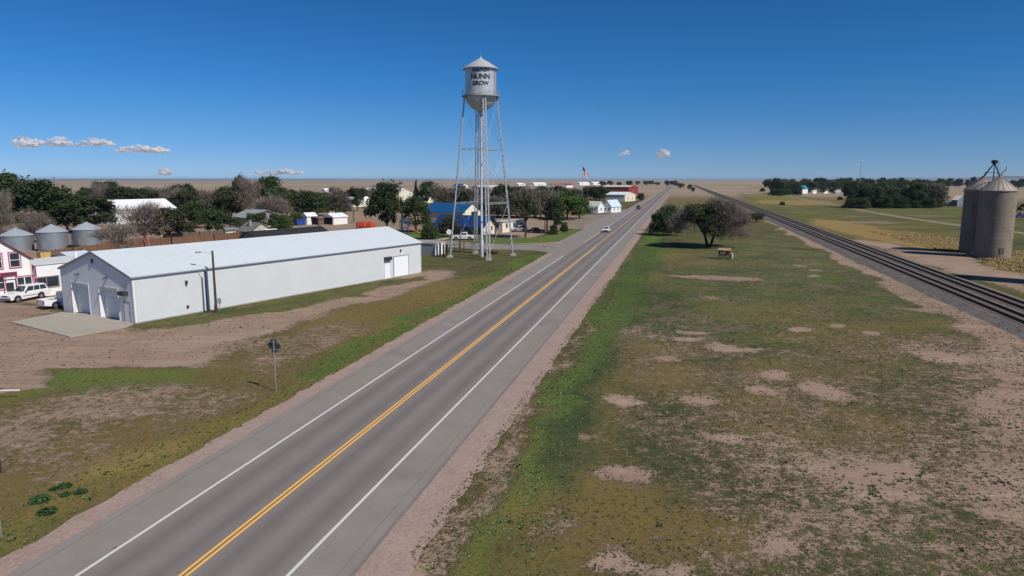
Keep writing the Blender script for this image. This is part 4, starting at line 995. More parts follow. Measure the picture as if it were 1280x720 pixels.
# ------------------------------------------------------------------ silos
def silo(px, by, rr, label, ye, ya):
    Y = P(px, by)[1]+rr; X = (px-640)*mpp(Y)
    T = empty('silo', (X, Y, 0), 0, label, 'silo', 'two concrete stave silos')
    e = zat(ye, Y-rr); a = zat(ya, Y); m = bpy.data.materials.new('concrete_staves'); t = NT(m); co = t.coord()
    sp = t.n('ShaderNodeSeparateXYZ', in_0=co); ang = t.math('ARCTAN2', sp.outputs[1], sp.outputs[0])
    u = t.math('MULTIPLY', ang, 9.0); row = t.math('DIVIDE', sp.outputs[2], .75)
    gl = t.math('LESS_THAN', t.math('ABSOLUTE', t.math('SUBTRACT', t.math('FRACT', u), .5)), .06)
    hl = t.math('LESS_THAN', t.math('ABSOLUTE', t.math('SUBTRACT', t.math('FRACT', row), .5)), .05)
    ln = t.math('MAXIMUM', gl, hl)
    cell = t.n('ShaderNodeTexWhiteNoise', noise_dimensions='2D', in_Vector=t.n('ShaderNodeCombineXYZ', in_0=t.math('FLOOR', u), in_1=t.math('FLOOR', row))).outputs[0]
    c = t.mix(t.step(t.noise(co, .5, 6, .65), .35, .65), ph(146,133,118), ph(166,153,137)); c = t.mix(t.math('MULTIPLY', cell, .25), c, ph(132,121,109))
    stv = t.noise(t.n('ShaderNodeMapping', in_0=co, in_3=(1.2, 1.2, .12)).outputs[0], 1.5, 6, .65)
    c = t.mix(t.step(stv, .52, .7, 0, .45), c, ph(118,104,92)); c = t.mix(t.math('MULTIPLY', ln, .22), c, ph(120,108,96))
    t.surf(c, .9, 0, ln, -.2, .01, .1)
    sh = MB().lathe([(rr, 0), (rr, e)], 64, cap=False).build('shell', m, T, True)
    hp = MB(); z = .5
    while z < e-.2:
        hp.lathe([(rr+.002, z), (rr+.015, z+.0), (rr+.015, z+.016), (rr+.002, z+.016)], 48, cap=False); z += .75 if z < e*.6 else .5
    hp.build('hoops', mat('rusty_hoops', (.16,.12,.09,1), .7, .4, .3, 2), sh)
    n = 20; rf = MB(); rf.lathe([(rr+.14, e-.1), (rr+.14, e+.02), (rr*.55, e+(a-e)*.56), (.3, a-.05), (.28, a+.15)], 40)
    rf.build('roof', mat('weathered_roof_metal', (.36,.32,.28,1), .6, .3, .3, 1.2, stain=.5, stain_col=(.18,.12,.08,1)), T, True)
    rb = MB()
    for k in range(n):
        q = 2*PI*k/n; rb.bar(((rr+.13)*math.cos(q), (rr+.13)*math.sin(q), e+.04), (rr*.55*math.cos(q), rr*.55*math.sin(q), e+(a-e)*.56+.03), .1, .07)
        rb.bar((rr*.55*math.cos(q), rr*.55*math.sin(q), e+(a-e)*.56+.03), (.3*math.cos(q), .3*math.sin(q), a-.02), .1, .07)
    rb.build('roof_rib', mat('rib_metal', (.26,.22,.19,1), .6, .3, .2), T)
    v = MB().tube((.1, 0, a), (.2, -.1, a+.7), .09).tube((.2, -.1, a+.7), (.75, -.2, a+1.25), .08).tube((.75,-.2,a+1.25), (.8,-.2,a+1.9), .05); v.build('vent_pipe', M_trim, T)
    dr = MB(); q = math.atan2(-Y, -X)+.5; dr.box(-.35,.35,-.08,.08,.4,1.4)
    d = dr.build('hatch', mat('rusty_hoops', (.16,.12,.09,1)), sh); d.location = (rr*math.cos(q), rr*math.sin(q), .6); d.rotation_euler = (0,0,q+PI/2)
    return X, Y, e, a
S3 = silo(1345, 361, 2.9, 'third concrete silo, just outside the view at right, whose shadow crosses the siding', 238.5, 221)
S1 = silo(1235.5, 323.5, 2.95, 'concrete stave silo nearer the railway, sunlit on its right side', 238.5, 221)
S2 = silo(1215, 317.5, 2.95, 'concrete stave silo half hidden behind the nearer one', 237.5, 221)
def elevator_head():
    mx, my = (S1[0]+S2[0])/2, (S1[1]+S2[1])/2; top = 17.6
    T = empty('grain_distributor', (mx, my, 0), 0, 'dark steel grain spout frame on top of the two silos', 'grain spout')
    p1 = (S1[0]-mx, S1[1]-my, S1[3]-.1); p2 = (S2[0]-mx, S2[1]-my, S2[3]-.1); tp = (0.3, 0, top); dk = mat('dark_steel', (.05,.05,.055,1), .6, .4)
    f = MB(); f.tube(tp, p1, .12); f.tube(tp, p2, .12); f.tube(tp, (.6,.2,S1[2]+.3), .09); f.tube(tp, (-.5,-1.2,S1[2]+.4), .07)
    f.tube((-1.2,.1,15.8), (1.5,0,15.6), .05)
    f.build('spout', dk, T)
    MB().lathe([(.25,top-.3),(.55,top),(.55,top+.35),(.3,top+.5)], 10, .3, 0).build('head', dk, T)
    g = MB(); g.tube((1.3,.3,S1[2]+.6), (1.3,.3,top+.3), .05); g.tube((1.7,.3,S1[2]+.6), (1.7,.3,top-.6), .04); g.tube((1.3,.3,16.4),(1.7,.3,16.4),.03); g.tube((1.3,.3,15.8),(1.7,.3,15.8),.03); g.build('pole', M_galv, T)
    h = MB(); h.tube((-5.6,-.6,S1[2]-.2), (-.8,-.3,S1[2]+1.5), .1); h.tube((-.8,-.3,S1[2]+1.5), (-.2,-.2,S1[2]+1.3), .16); h.build('feed_pipe', dk, T)
elevator_head()

# ------------------------------------------------------------------ vehicles (local +x is forward)
def arc(cx, cz, r, a0, a1, n=9): return [(cx+r*math.cos(a0+(a1-a0)*i/n), cz+r*math.sin(a0+(a1-a0)*i/n)) for i in range(n+1)]
def vehicle(kind, paint, loc, heading, label, group=None, cat=None, name=None):
    D = dict(suv=(4.9,1.9,1.82,.37,2.9), pickup=(5.5,1.95,1.82,.38,3.4), sedan=(4.6,1.8,1.46,.32,2.75), van=(5.4,2.0,2.2,.36,3.3))[kind]
    L, W, Hh, wr, wb = D
    T = empty(name or {'suv':'parked_suv','pickup':'pickup_truck','sedan':'car','van':'van'}[kind], loc, R(90-heading), label, cat or kind, group)
    fx = L/2-.9; rx = fx-wb; z0 = .28; belt = {'suv':1.08,'pickup':1.08,'sedan':.92,'van':1.2}[kind]; hood = belt-.04
    prof = [(-L/2+.02, z0+.12)]
    prof += [(rx-wr-.09, z0)]+arc(rx, wr, wr+.09, PI, 0)+[(fx-wr-.09, z0)]+arc(fx, wr, wr+.09, PI, 0)+[(L/2-.12, z0), (L/2, z0+.15), (L/2-.02, hood-.22), (L/2-.15, hood-.06)]
    cow = {'suv':.75,'pickup':.95,'sedan':.85,'van':1.5}[kind]
    prof += [(cow, hood+.03)]
    if kind == 'pickup':
        prof += [(-.95, belt), (-L/2+.02, belt)]
    else: prof += [(-L/2+.05, belt+.02)]
    body = MB()
    if kind == 'pickup':
        bx = -.95                       # solid nose and cab base, hollow bed
        front = [p for p in prof if p[0] > bx-.01]; 
        front = [(bx, z0)]+[q for q in prof[1:] if q[0] > bx and q[1] < hood+.1 and q != (-.95, belt)]+[(bx, belt)]
        body.prism(front, 'y', -W/2, W/2)
        rear = [(-L/2+.02, z0+.2)]+[(rx-wr-.09, z0+.05)]+arc(rx, wr, wr+.09, PI, 0)+[(bx-.01, z0+.05), (bx-.01, belt), (-L/2+.02, belt)]
        body.prism(rear, 'y', -W/2, -W/2+.1); body.prism(rear, 'y', W/2-.1, W/2)
        body.box(-L/2+.02, -L/2+.12, -W/2+.1, W/2-.1, z0+.2, belt)
    else: body.prism(prof, 'y', -W/2, W/2)
    bo = body.build('body', paint, T, bevel=.05)
    if kind == 'pickup': MB().box(-L/2+.13, -.96, -W/2+.11, W/2-.11, z0+.25, z0+.4).build('bed_floor', M_trim, T)
    # cabin
    c = {'suv':((.78,.15),(-2.36,-2.1)), 'pickup':((.98,.35),(-.93,-.75)), 'sedan':((.9,.2),(-1.75,-1.15)), 'van':((1.55,.9),(-2.65,-2.5))}[kind]
    (fb, ft), (rb_, rt) = c; wb_, wt = W/2-.04, W/2-.22; zt = Hh
    V = [(fb,-wb_,belt-.02),(fb,wb_,belt-.02),(rb_,wb_,belt-.02),(rb_,-wb_,belt-.02),(ft,-wt,zt),(ft,wt,zt),(rt,wt,zt),(rt,-wt,zt)]
    cab = MB().add(V, [(0,3,2,1),(4,5,6,7),(0,1,5,4),(1,2,6,5),(2,3,7,6),(3,0,4,7)]).build('cabin', paint, T, bevel=.06)
    V = [Vector(v) for v in V]
    def pane(a, b_, d, e_, u0, u1, w0, w1, nm):      # a,b bottom; d,e top (a-d, b-e edges)
        def pt(u, w): return (a.lerp(b_, u)).lerp(d.lerp(e_, u), w)
        q = [pt(u0, w0), pt(u1, w0), pt(u1, w1), pt(u0, w1)]; n_ = (q[1]-q[0]).cross(q[3]-q[0]).normalized()*.016
        MB().add([p-n_ for p in q]+[p+n_ for p in q], [(0,3,2,1),(4,5,6,7),(0,1,5,4),(1,2,6,5),(2,3,7,6),(3,0,4,7)]).build(nm, M_glass, T)
    pane(V[0], V[1], V[4], V[5], .07, .93, .1, .9, 'windscreen'); pane(V[2], V[3], V[6], V[7], .09, .91, .2, .88, 'rear_window')
    sp = {'suv':[(.06,.36),(.39,.64),(.67,.94)], 'pickup':[(.1,.52),(.57,.92)], 'sedan':[(.1,.48),(.52,.86)], 'van':[(.07,.3)]}[kind]
    for (u0, u1) in sp:
        for a, b_, d, e_ in ((V[0], V[3], V[4], V[7]), (V[1], V[2], V[5], V[6])): pane(a, b_, d, e_, u0, u1, .16, .86, 'side_window')
    for x in (fx, rx):
        for s in (-1, 1):
            wh = empty('wheel', (x, s*(W/2-.13), wr), 0); wh.parent = T
            ty = MB().lathe([(wr*.62,-.11),(wr*.95,-.12),(wr,-.08),(wr,.08),(wr*.95,.12),(wr*.62,.11)], 20).build('tyre', M_black, wh, True); ty.rotation_euler = (PI/2,0,0)
            rm = MB().lathe([(wr*.62,-.115),(wr*.3,-.08),(.05,-.125)] if s > 0 else [(wr*.62,.115),(wr*.3,.08),(.05,.125)], 14).build('rim', M_chrome, wh); rm.rotation_euler = (PI/2,0,0)
    for s in (-1, 1):
        y = s*(W/2-.28); MB().box(L/2-.13, L/2+.015, y-.2, y+.2, hood-.32, hood-.14).build('headlight', M_lamp, T)
        y = s*(W/2-.14); MB().box(-L/2-.01, -L/2+.1, y-.09, y+.09, belt-.42, belt-.08).build('tail_light', M_red, T)
        MB().box(cow-.25, cow-.1, s*(W/2+.04)-.09, s*(W/2+.04)+.09, belt+.02, belt+.18).build('mirror', M_trim, T)
        MB().box(rx-.2, cow+.2, s*(W/2+.004)-.012, s*(W/2+.004)+.012, .62, .68).build('side_strip', M_trim, T)
    MB().box(L/2-.06, L/2+.05, -W/2+.1, W/2-.1, z0+.1, z0+.28).build('bumper', M_trim, T, bevel=.02); MB().box(-L/2-.05, -L/2+.06, -W/2+.1, W/2-.1, z0+.12, z0+.3).build('bumper', M_chrome if kind == 'pickup' else M_trim, T, bevel=.02)
    MB().box(L/2-.03, L/2+.012, -.45, .45, hood-.34, hood-.16).build('grille', M_trim, T)
    return T
P_white = flat('white_car_paint', (.78,.78,.78,1), .25); P_black = flat('black_car_paint', (.015,.015,.018,1), .25); P_silver = flat('silver_car_paint', (.42,.44,.46,1), .3, .4); P_dark = flat('dark_car_paint', (.03,.035,.05,1), .25)
def at(px, py): X, Y = P(px, py); return (X, Y, 0)
da = H_dirs(GH)[0]
# parked SUV faces left along the house front
w1, w2 = P(54,372.8), P(23,378); hd = math.degrees(math.atan2(w2[0]-w1[0], w2[1]-w1[1])); mc = ((w1[0]+w2[0])/2, (w1[1]+w2[1])/2); hh_ = R(hd+90)
if math.cos(hh_) < 0: hh_ += PI
vehicle('suv', P_white, (mc[0]+math.sin(hh_)*.9, mc[1]+math.cos(hh_)*.9, 0), hd, 'white parked suv in front of the magenta trimmed house', cat='suv')
vehicle('pickup', P_white, at(85,382.3), GH+4, 'white pickup truck with its bed in the sun beside the metal building')
vehicle('sedan', P_white, (*road_xy(-19.25, lat(757,290)[1]), .012), RH+180, 'white car driving toward the viewer on the highway', name='car')
vehicle('suv', P_black, (*road_xy(-19.25, lat(796.5,261.5)[1]), .012), RH+180, 'small black vehicle farther up the highway', name='suv', cat='suv')
vehicle('pickup', P_white, at(580,299.5), 95+180, 'white pickup truck parked under the water tower by the blue roofed building')
vehicle('suv', P_silver, at(648,289.5), 60+180, 'silver suv parked by the cream building')
vehicle('sedan', P_black, at(671,291), 95, 'black car parked in the shade right of the silver suv')
vehicle('sedan', P_white, at(419,268), 80, 'white car parked behind the white garage', 'cars parked in the town')
vehicle('sedan', flat('red_car_paint', (.35,.02,.02,1), .3), at(226,276.5), 60, 'red car parked by the white warehouse')
vehicle('suv', P_silver, at(381,266), 70, 'silver vehicle parked among the trees behind the carport', cat='suv')
vehicle('van', P_white, at(1186,257.5), 75, 'white van parked left of the grey shed', cat='van')
vehicle('pickup', flat('purple_paint', (.06,.02,.16,1), .3), at(1277,272), 95, 'purple pickup truck at the right edge beyond the silos')
vehicle('sedan', P_white, at(1053,243), 60, 'white car parked at the edge of the tree belt yard')
vehicle('sedan', P_dark, at(1057,259.5), 80, 'dark car parked beneath the tree belt beside the lane')

# ------------------------------------------------------------------ poles, signs, fences, furniture
def utility_pole(px, by, ty, label, arm=True, lamp=False, r=.14, group=None, lean=0, armdir=0.0):
    X, Y = P(px, by); h = zat(ty, Y); T = empty('utility_pole', (X, Y, 0), armdir, label, 'utility pole', group)
    MB().tube((0,0,-.2), (lean, 0, h), r, r*.7, 10).build('pole', M_wood, T, True)
    if arm:
        MB().box(lean-1.1, lean+1.1, -.06, .06, h-.75, h-.6).build('crossarm', M_wood, T)
        for x in (-.95, -.45, .45, .95): MB().lathe([(.03,h-.6),(.06,h-.5),(.05,h-.4),(.02,h-.36)], 8, lean+x, 0).build('insulator', flat('insulator_glass', (.2,.25,.24,1), .2), T)
    if lamp:
        a = MB().tube((lean,0,h-.35), (lean-1.2,0,h-.1), .02); a.tube((lean-1.2,0,h-.1), (lean-1.5,0,h-.15), .02); ao = a.build('lamp_arm', M_galv, T)
        MB().prism([(-.35,-.1),(.25,-.06),(.25,.06),(-.3,.05)], 'y', -.12, .12).build('lamp_head', M_galv, ao).location = (lean-1.5, 0, h-.15)
    return T
utility_pole(270.5, 390.5, 313.5, 'tall dark wooden pole with a lamp arm beside the long metal building', False, True, .15, armdir=R(0))
X, Y = P(259.5, 390.5); T = empty('light_pole', (X, Y, 0), 0, 'shorter dark pole left of the tall wooden pole by the building wall', 'light pole')
hh = zat(339, Y); MB().tube((0,0,-.1), (0,0,hh), .11, .10, 8).build('pole', mat('dark_blue_pole', (.03,.035,.05,1), .5), T); a = MB().tube((0,0,hh-.1), (-1.0,.1,hh+.05), .03); ao = a.build('lamp_arm', M_galv, T)
MB().box(-1.35,-.95,-.02,.2,hh-.02,hh+.1).build('lamp_head', M_trim, ao)
X, Y = P(275, 388); T = empty('electric_meter', (X, Y, 0), R(20), 'small grey meter box at the foot of the tall wooden pole', 'meter box')
MB().box(-.04,.04,-.04,.04,0,1.2).build('post', M_galv, T); MB().box(-.2,.2,-.12,.12,.8,1.4).build('box', M_galv, T, bevel=.02)
for i, (x, by, ty, lab) in enumerate([(398.5,290,252,'thin utility pole standing behind the white garage row'),(575.3,316,262,'brown utility pole between the left legs of the water tower'),(618.8,300,262,'thin brown pole right of the water tower legs'),
      (503,290,255,'dark pole among the orange playground pieces'),(733.5,262,236,'thin pole behind the small green roofed house'),(681.3,289,270,'short thin pole beside the lawn trees'),(271,286,262,'grey pole left of the tan house'),
      (250,272,244,'pole standing in front of the trees left of town centre'),(177,268,253,'thin pole in front of the white warehouse'),(379,272,243,'grey pole left of the carport'),(415,258,235,'thin pole near the far white house'),(1183.5,258,233,'thin pole beside the white van'),(442,278,262,'short brown pole left of the red barrels')]):
    utility_pole(x, by, ty, lab, i in (0,1,4,11), False, .13 if by > 290 else .16, 'utility poles in the town', armdir=R(random.uniform(-40,40)))
# signs by the highway, seen from the back
def back_sign(px, by, ty, shape, size, label, rz=0.0):
    X, Y = P(px, by); h = zat(ty, Y); T = empty('road_sign', (X, Y, 0), rz, label, 'road sign')
    MB().box(-.035,.035,-.03,.03,-.2,h-.1).build('post', M_galv, T)
    if shape == 'diamond': pl = [(0,-size),(size,0),(0,size),(-size,0)]; cz = h-size
    else: pl = [(-size,-size*.75),(size,-size*.75),(size,size*.75),(-size,size*.75)]; cz = h-size*.75
    o = MB().prism([(x, z+cz) for x, z in pl], 'y', .034, .05).build('panel', mat('sign_back', (.10,.10,.105,1), .45, .4, .15), T)
    MB().prism([(x*.96, (z)*.96+cz) for x, z in pl], 'y', .0505, .054).build('panel_face', flat('yellow_sign', (.65,.42,.03,1), .5), o)
    for dz in (.38, -.42): MB().box(-size*.55,size*.55,-.0,.033,cz+dz*size-.03,cz+dz*size+.03).build('bracket', M_galv, T)
back_sign(345, 489, 421, 'diamond', .62, 'grey back of a diamond road sign on a metal post left of the highway', R(-24))
back_sign(1.0, 670, 574, 'rect', .38, 'dark back of a road sign cut by the left edge of the view', R(-10))
X, Y = P(-14, 498.5); T = empty('gate_arm', (X, Y, 0), R(4), 'white horizontal pipe rail reaching in from the left edge', 'pipe rail')
MB().tube((-1.5,0,.55), (2.0,0,.55), .055).build('rail', M_white, T); MB().tube((-1.0,0,0), (-1.0,0,.55), .05).build('post', M_white, T)
def small_sign(px, by, ty, label, name='stop_sign', r=.45, m=None, pm=None):
    X, Y = P(px, by); h = zat(ty, Y); T = empty(name, (X, Y, 0), 0, label, 'sign')
    MB().tube((0,0,0), (0,0,h-.1), .04, n=6).build('post', pm or M_galv, T)
    MB().prism([(r*math.cos(PI/8+k*PI/4), h-r+r*math.sin(PI/8+k*PI/4)) for k in range(8)], 'y', -.08, -.05).build('panel', m or M_white, T)
small_sign(561.5, 305, 286.5, 'pale round edged sign back left of the tower beside the white pickup', r=.62)
small_sign(681, 314, 302, 'short marker post on the corner of the side street', 'marker_post', .12, M_trim)
X, Y = P(815, 278); T = empty('road_sign', (X, Y, 0), 0, 'small pale back of a sign before the dense roadside bush', 'road sign'); MB().tube((0,0,0),(0,0,2.4),.05).build('post', M_galv, T); MB().box(-.4,.4,-.08,-.05,1.5,2.6).build('panel', M_galv, T)
small_sign(782, 314, 302, 'thin delineator post on the right shoulder of the highway', 'marker_post', .08, M_galv)
for x, y, lab in ((732,284.5,'orange traffic cone at the tip of the lawn by the highway'),(680,307,'orange traffic cone on the kerb near the side street')):
    X, Y = P(x, y); T = empty('traffic_cone', (X, Y, 0), 0, lab, 'traffic cone'); orr = flat('orange_plastic', (.75,.12,.02,1), .5)
    MB().lathe([(.2,.05),(.05,.75),(.03,.78)], 12).build('cone', orr, T, True); MB().box(-.28,.28,-.28,.28,0,.05).build('base', orr, T)
# wooden fences
def fence(pts, h, label, m, step=2.4, boards=True, cat='fence'):
    W = [P(*p) for p in pts]; T = empty('fence', (*W[0], 0), 0, label, cat); ox, oy = W[0]
    bd = MB(); rl = MB()
    for (a, b) in zip(W, W[1:]):
        L = math.dist(a, b); n = max(1, round(L/step))
        for i in range(n+1):
            x, y = a[0]+(b[0]-a[0])*i/n-ox, a[1]+(b[1]-a[1])*i/n-oy
            MB().box(x-.08,x+.08,y-.08,y+.08,0,h+.12).build('post', m, T)
        if boards:
            k = int(L/.3); 
            for i in range(k):
                t0, t1 = i/k, (i+.9)/k; p = Vector((a[0]+(b[0]-a[0])*t0-ox, a[1]+(b[1]-a[1])*t0-oy, (h+.05)/2)); q = Vector((a[0]+(b[0]-a[0])*t1-ox, a[1]+(b[1]-a[1])*t1-oy, (h+.05)/2))
                bd.bar(p, q, .03, h-.1+random.uniform(-.06,.06))
        else:
            for z in (h*.45, h*.9): rl.bar((a[0]-ox,a[1]-oy,z), (b[0]-ox,b[1]-oy,z), .05, .12)
    if boards: bd.build('boards', m, T)
    else: rl.build('rails', m, T)
m_rw = mat('reddish_fence_wood', (.19,.10,.06,1), .9, 0, .3, 2); m_gw = mat('grey_fence_wood', (.14,.11,.09,1), .9, 0, .3, 2)
fence([(48,330),(92,322),(150,315)], 2.0, 'reddish board fence below the row of grain bins', m_rw)
fence([(160,310),(215,308),(268,304),(300,300)], 2.0, 'brown board fence behind the roof of the long metal building', m_rw)
fence([(205,303),(250,300),(282,297)], 2.0, 'dark board fence behind the brown one, left of the cream shed', m_gw)
fence([(562,315.5),(580,313),(600,312.5)], 1.6, 'row of grey fence posts behind the left legs of the tower', m_gw, 1.5, False)
for i, x in enumerate((546.5,550.5,554.5,558.8)):
    X, Y = P(x, 321); T = tag(MB().lathe([(.16,0),(.16,2.35),(.1,2.42)], 10, 0, 0).build('bollard', M_trim if i % 2 == 0 else M_wood, None), 'dark upright post standing in front of the small white shed', 'post', 'dark posts in front of the small shed'); T.location = (X, Y, 0)
# pink pipe frame
X, Y = P(186.5, 310); T = empty('pipe_frame', (X, Y, 0), R(70), 'pinkish pipe gateway standing by the brown fence', 'gateway')
pk = flat('pink_pipe', (.55,.22,.24,1), .6); q = MB(); q.tube((0,0,0),(0,0,2.6),.09); q.tube((0,4.6,0),(0,4.6,2.6),.09); q.build('upright', pk, T); MB().tube((0,0,2.55),(0,4.6,2.55),.09).build('crossbar', pk, T)
T.rotation_euler = (0,0,R(60))
# information kiosk on the grass
X, Y = P(905, 324); T = empty('kiosk', (X, Y, 0), R(-18), 'brown wooden notice kiosk on the grass in front of the bare tree', 'kiosk'); kw = mat('kiosk_wood', (.16,.065,.03,1), .85, 0, .3, 3)
for x in (-1.1, 1.1):
    for y in (-.45, .45): MB().box(x-.09,x+.09,y-.09,y+.09,0,1.95).build('post', kw, T)
MB().box(-1.0,1.0,-.06,.06,.75,1.75).build('board', kw, T); MB().box(-1.0,1.0,-.4,.4,.35,.45).build('bench', kw, T)
MB().prism([(-.75,1.85),(.75,1.85),(.62,1.95),(0,2.35),(-.62,1.95)], 'x', -1.35, 1.35).build('roof', mat('kiosk_roof', (.34,.2,.11,1), .8, 0, .3, 2), T)
MB().box(-.85,.3,-.12,-.061,1.0,1.6).build('notice', mat('notice_and_lit_roof', (.72,.6,.45,1), .7), T)
MB().box(-1.35,-.0,-.80,-.2,1.97,2.02).build('lit_roof_panel', mat('notice_and_lit_roof', (.72,.6,.45,1)), T)  # pale sheet on the roof edge, sunlit slope put into its colour
X, Y = P(914.5, 323.5); tag(MB().lathe([(.3,0),(.34,.3),(.28,.9),(.12,1.05)], 9).build('boulder', M_conc, None), 'pale upright stone marker right of the wooden kiosk', 'stone').location = (X, Y, 0)
KIOSK = [o for o in bpy.data.objects if o.name.startswith('kiosk')][0]; KIOSK.scale = (.85, .85, .88)
# playground and barrels
X, Y = P(502, 293); T = empty('playground_set', (X, Y, 0), R(20), 'colourful playground set with orange slide on the park lawn', 'playground set'); orr = flat('orange_plastic', (.75,.12,.02,1), .5)
for x, y in ((0,0),(2,0),(0,2),(2,2)): MB().tube((x,y,0),(x,y,3.4),.09).build('post', mbl, T)
MB().box(0,2,0,2,1.5,1.62).build('platform', M_trim, T); MB().prism([(-.3,3.3),(2.3,3.3),(1,4.4)], 'y', -.3, 2.3).build('roof', flat('dark_teal', (.02,.08,.13,1), .6), T)
MB().add([(2,.4,1.5),(2,1.6,1.5),(5,1.6,.2),(5,.4,.2),(2,.4,1.7),(2,1.6,1.7),(5,1.6,.4),(5,.4,.4)], [(0,1,2,3),(0,3,7,4),(1,5,6,2)]).build('slide', orr, T)
X, Y = P(528, 292); T = empty('swing_set', (X, Y, 0), R(10), 'dark framed swing set right of the playground set', 'swing set')
f = MB()
for x in (0, 6): f.tube((x,-1,0),(x,0,2.8),.06); f.tube((x,1,0),(x,0,2.8),.06)
f.tube((0,0,2.8),(6,0,2.8),.06); f.build('frame', M_trim, T)
for x in (1.2,2.6,4.2): MB().box(x-.22,x+.22,-.1,.1,.5,.54).build('seat', M_black, T); MB().tube((x-.2,0,.52),(x-.2,0,2.8),.012,n=4).tube((x+.2,0,.52),(x+.2,0,2.8),.012,n=4).build('chain', M_galv, T)
rd = flat('faded_red_drum', (.36,.035,.02,1), .6)
for i, x in enumerate((449.5,454,458,462,466)):
    X, Y = P(x, 286); T = empty('tank', (X, Y, 1.05), 0, 'red rounded drum in the row left of the park trees' if i not in (2,4) else 'orange rounded drum in the row left of the park trees', 'drum', 'red drums' if i not in (2,4) else 'orange drums')
    m = MB().lathe([(.2,-.9),(.95,-.8),(1.05,-.4),(1.05,.4),(.95,.8),(.2,.9)], 16); o = m.build('shell', rd if i not in (2,4) else flat('orange_drum', (.5,.07,.02,1), .6), T, True); o.rotation_euler = (PI/2, 0, R(20)); MB().box(-.8,.8,-.5,.5,-1.05,-.9).build('cradle', M_trim, T)
# flagpole
X, Y = P(727.5, 252); zt = zat(208, Y); T = empty('flagpole', (X, Y, 0), 0, 'tall flagpole flying the stars and stripes over the town', 'flagpole')
MB().tube((0,0,0),(0,0,zt+.3),.14,.07,8).build('pole', M_galv, T); MB().lathe([(.02,zt+.3),(.16,zt+.42),(.02,zt+.55)], 8).build('finial', flat('gold', (.5,.35,.1,1), .3, .8), T)
def flag():
    L, Hf = 7.4, 4.1; nx, nz = 26, 26; vs = []; fs = {'r': [], 'w': [], 'b': []}
    for i in range(nx+1):
        for j in range(nz+1):
            u, v = i/nx, j/nz; drop = 5.0*u**1.15
            vs.append((u*L*.48+.12, .45*math.sin(u*8+v*1.5)*u, zt-(1-v)*Hf-drop))
    for i in range(nx):
        for j in range(nz):
            k = 'b' if (i < nx*.42 and j >= nz*6/13) else ('r' if (j//2) % 2 == 0 else 'w')
            a = i*(nz+1)+j; fs[k].append((a, a+nz+1, a+nz+2, a+1))
    me = bpy.data.meshes.new('flag'); fl = []; mi = []
    for q, k in enumerate('rwb'): fl += fs[k]; mi += [q]*len(fs[k])
    me.from_pydata(vs, [], fl)
    for mm in (flat('flag_red', (.45,.03,.04,1), .8), flat('flag_white', (.8,.8,.8,1), .8), flat('flag_blue', (.02,.03,.14,1), .8)): me.materials.append(mm)
    me.polygons.foreach_set('material_index', mi); o = bpy.data.objects.new('flag', me); C.objects.link(o); o.parent = T
    so = o.modifiers.new('thick', 'SOLIDIFY'); so.thickness = .03
flag()
# radio mast beyond the tree belt
X, Y = P(1073.7, 243); zt2 = zat(200, Y); T = empty('radio_mast', (X, Y, 0), 0, 'thin lattice radio mast rising behind the tree belt', 'radio mast'); f = MB()
for k in range(3):
    a = 2*PI*k/3; f.tube((.55*math.cos(a), .55*math.sin(a), 0), (.35*math.cos(a), .35*math.sin(a), zt2), .08, n=4)
z = 0
while z < zt2-1.5:
    for k in range(3):
        a = 2*PI*k/3; b_ = 2*PI*(k+1)/3; f.tube((.5*math.cos(a), .5*math.sin(a), z), (.5*math.cos(b_), .5*math.sin(b_), z+1.4), .04, n=3)
    z += 1.4
f.build('lattice', M_galv, T); MB().tube((0,0,zt2),(0,0,zt2+2),.06).build('aerial', M_galv, T); MB().box(-.7,.7,-.4,.4,zt2-1.2,zt2-.4).build('antenna', M_white, T)
# loose timbers by the side street
for i, (x, y) in enumerate(((607,322),(613,319.5),(618,320.5))):
    X, Y = P(x, y-3); m = MB()
    for k in range(7): a = random.uniform(0, PI); m.bar((-.9*math.cos(a)+random.uniform(-.4,.4), -.9*math.sin(a), .1+k*.08), (.9*math.cos(a), .9*math.sin(a)+random.uniform(-.3,.3), .18+k*.1), .12, .12)
    tag(m.build('timber_pile', m_rw, None), 'small heap of reddish scrap timber behind the tower leg', 'timber pile', 'timber heaps behind the tower').location = (X, Y, 0)

vehicle('sedan', P_black, at(89,327), 75, 'black vehicle parked behind the white annexe near the grain bins', cat='car', name='parked_car')
X, Y = P(51.5, 329); T = empty('crate_stack', (X, Y, 0), R(30), 'yellow stacked boxes between the magenta trimmed house and the grain bins', 'boxes'); yb = mat('yellow_boxes', (.55,.38,.12,1), .8, 0, .3, 3)
for i, (x, y, z) in enumerate(((0,0,0),(1.05,0,0),(0,0,.95),(1.02,.05,.95))): MB().box(x-.5,x+.5,y-.5,y+.5,z,z+.9).build('box', yb, T, bevel=.03)
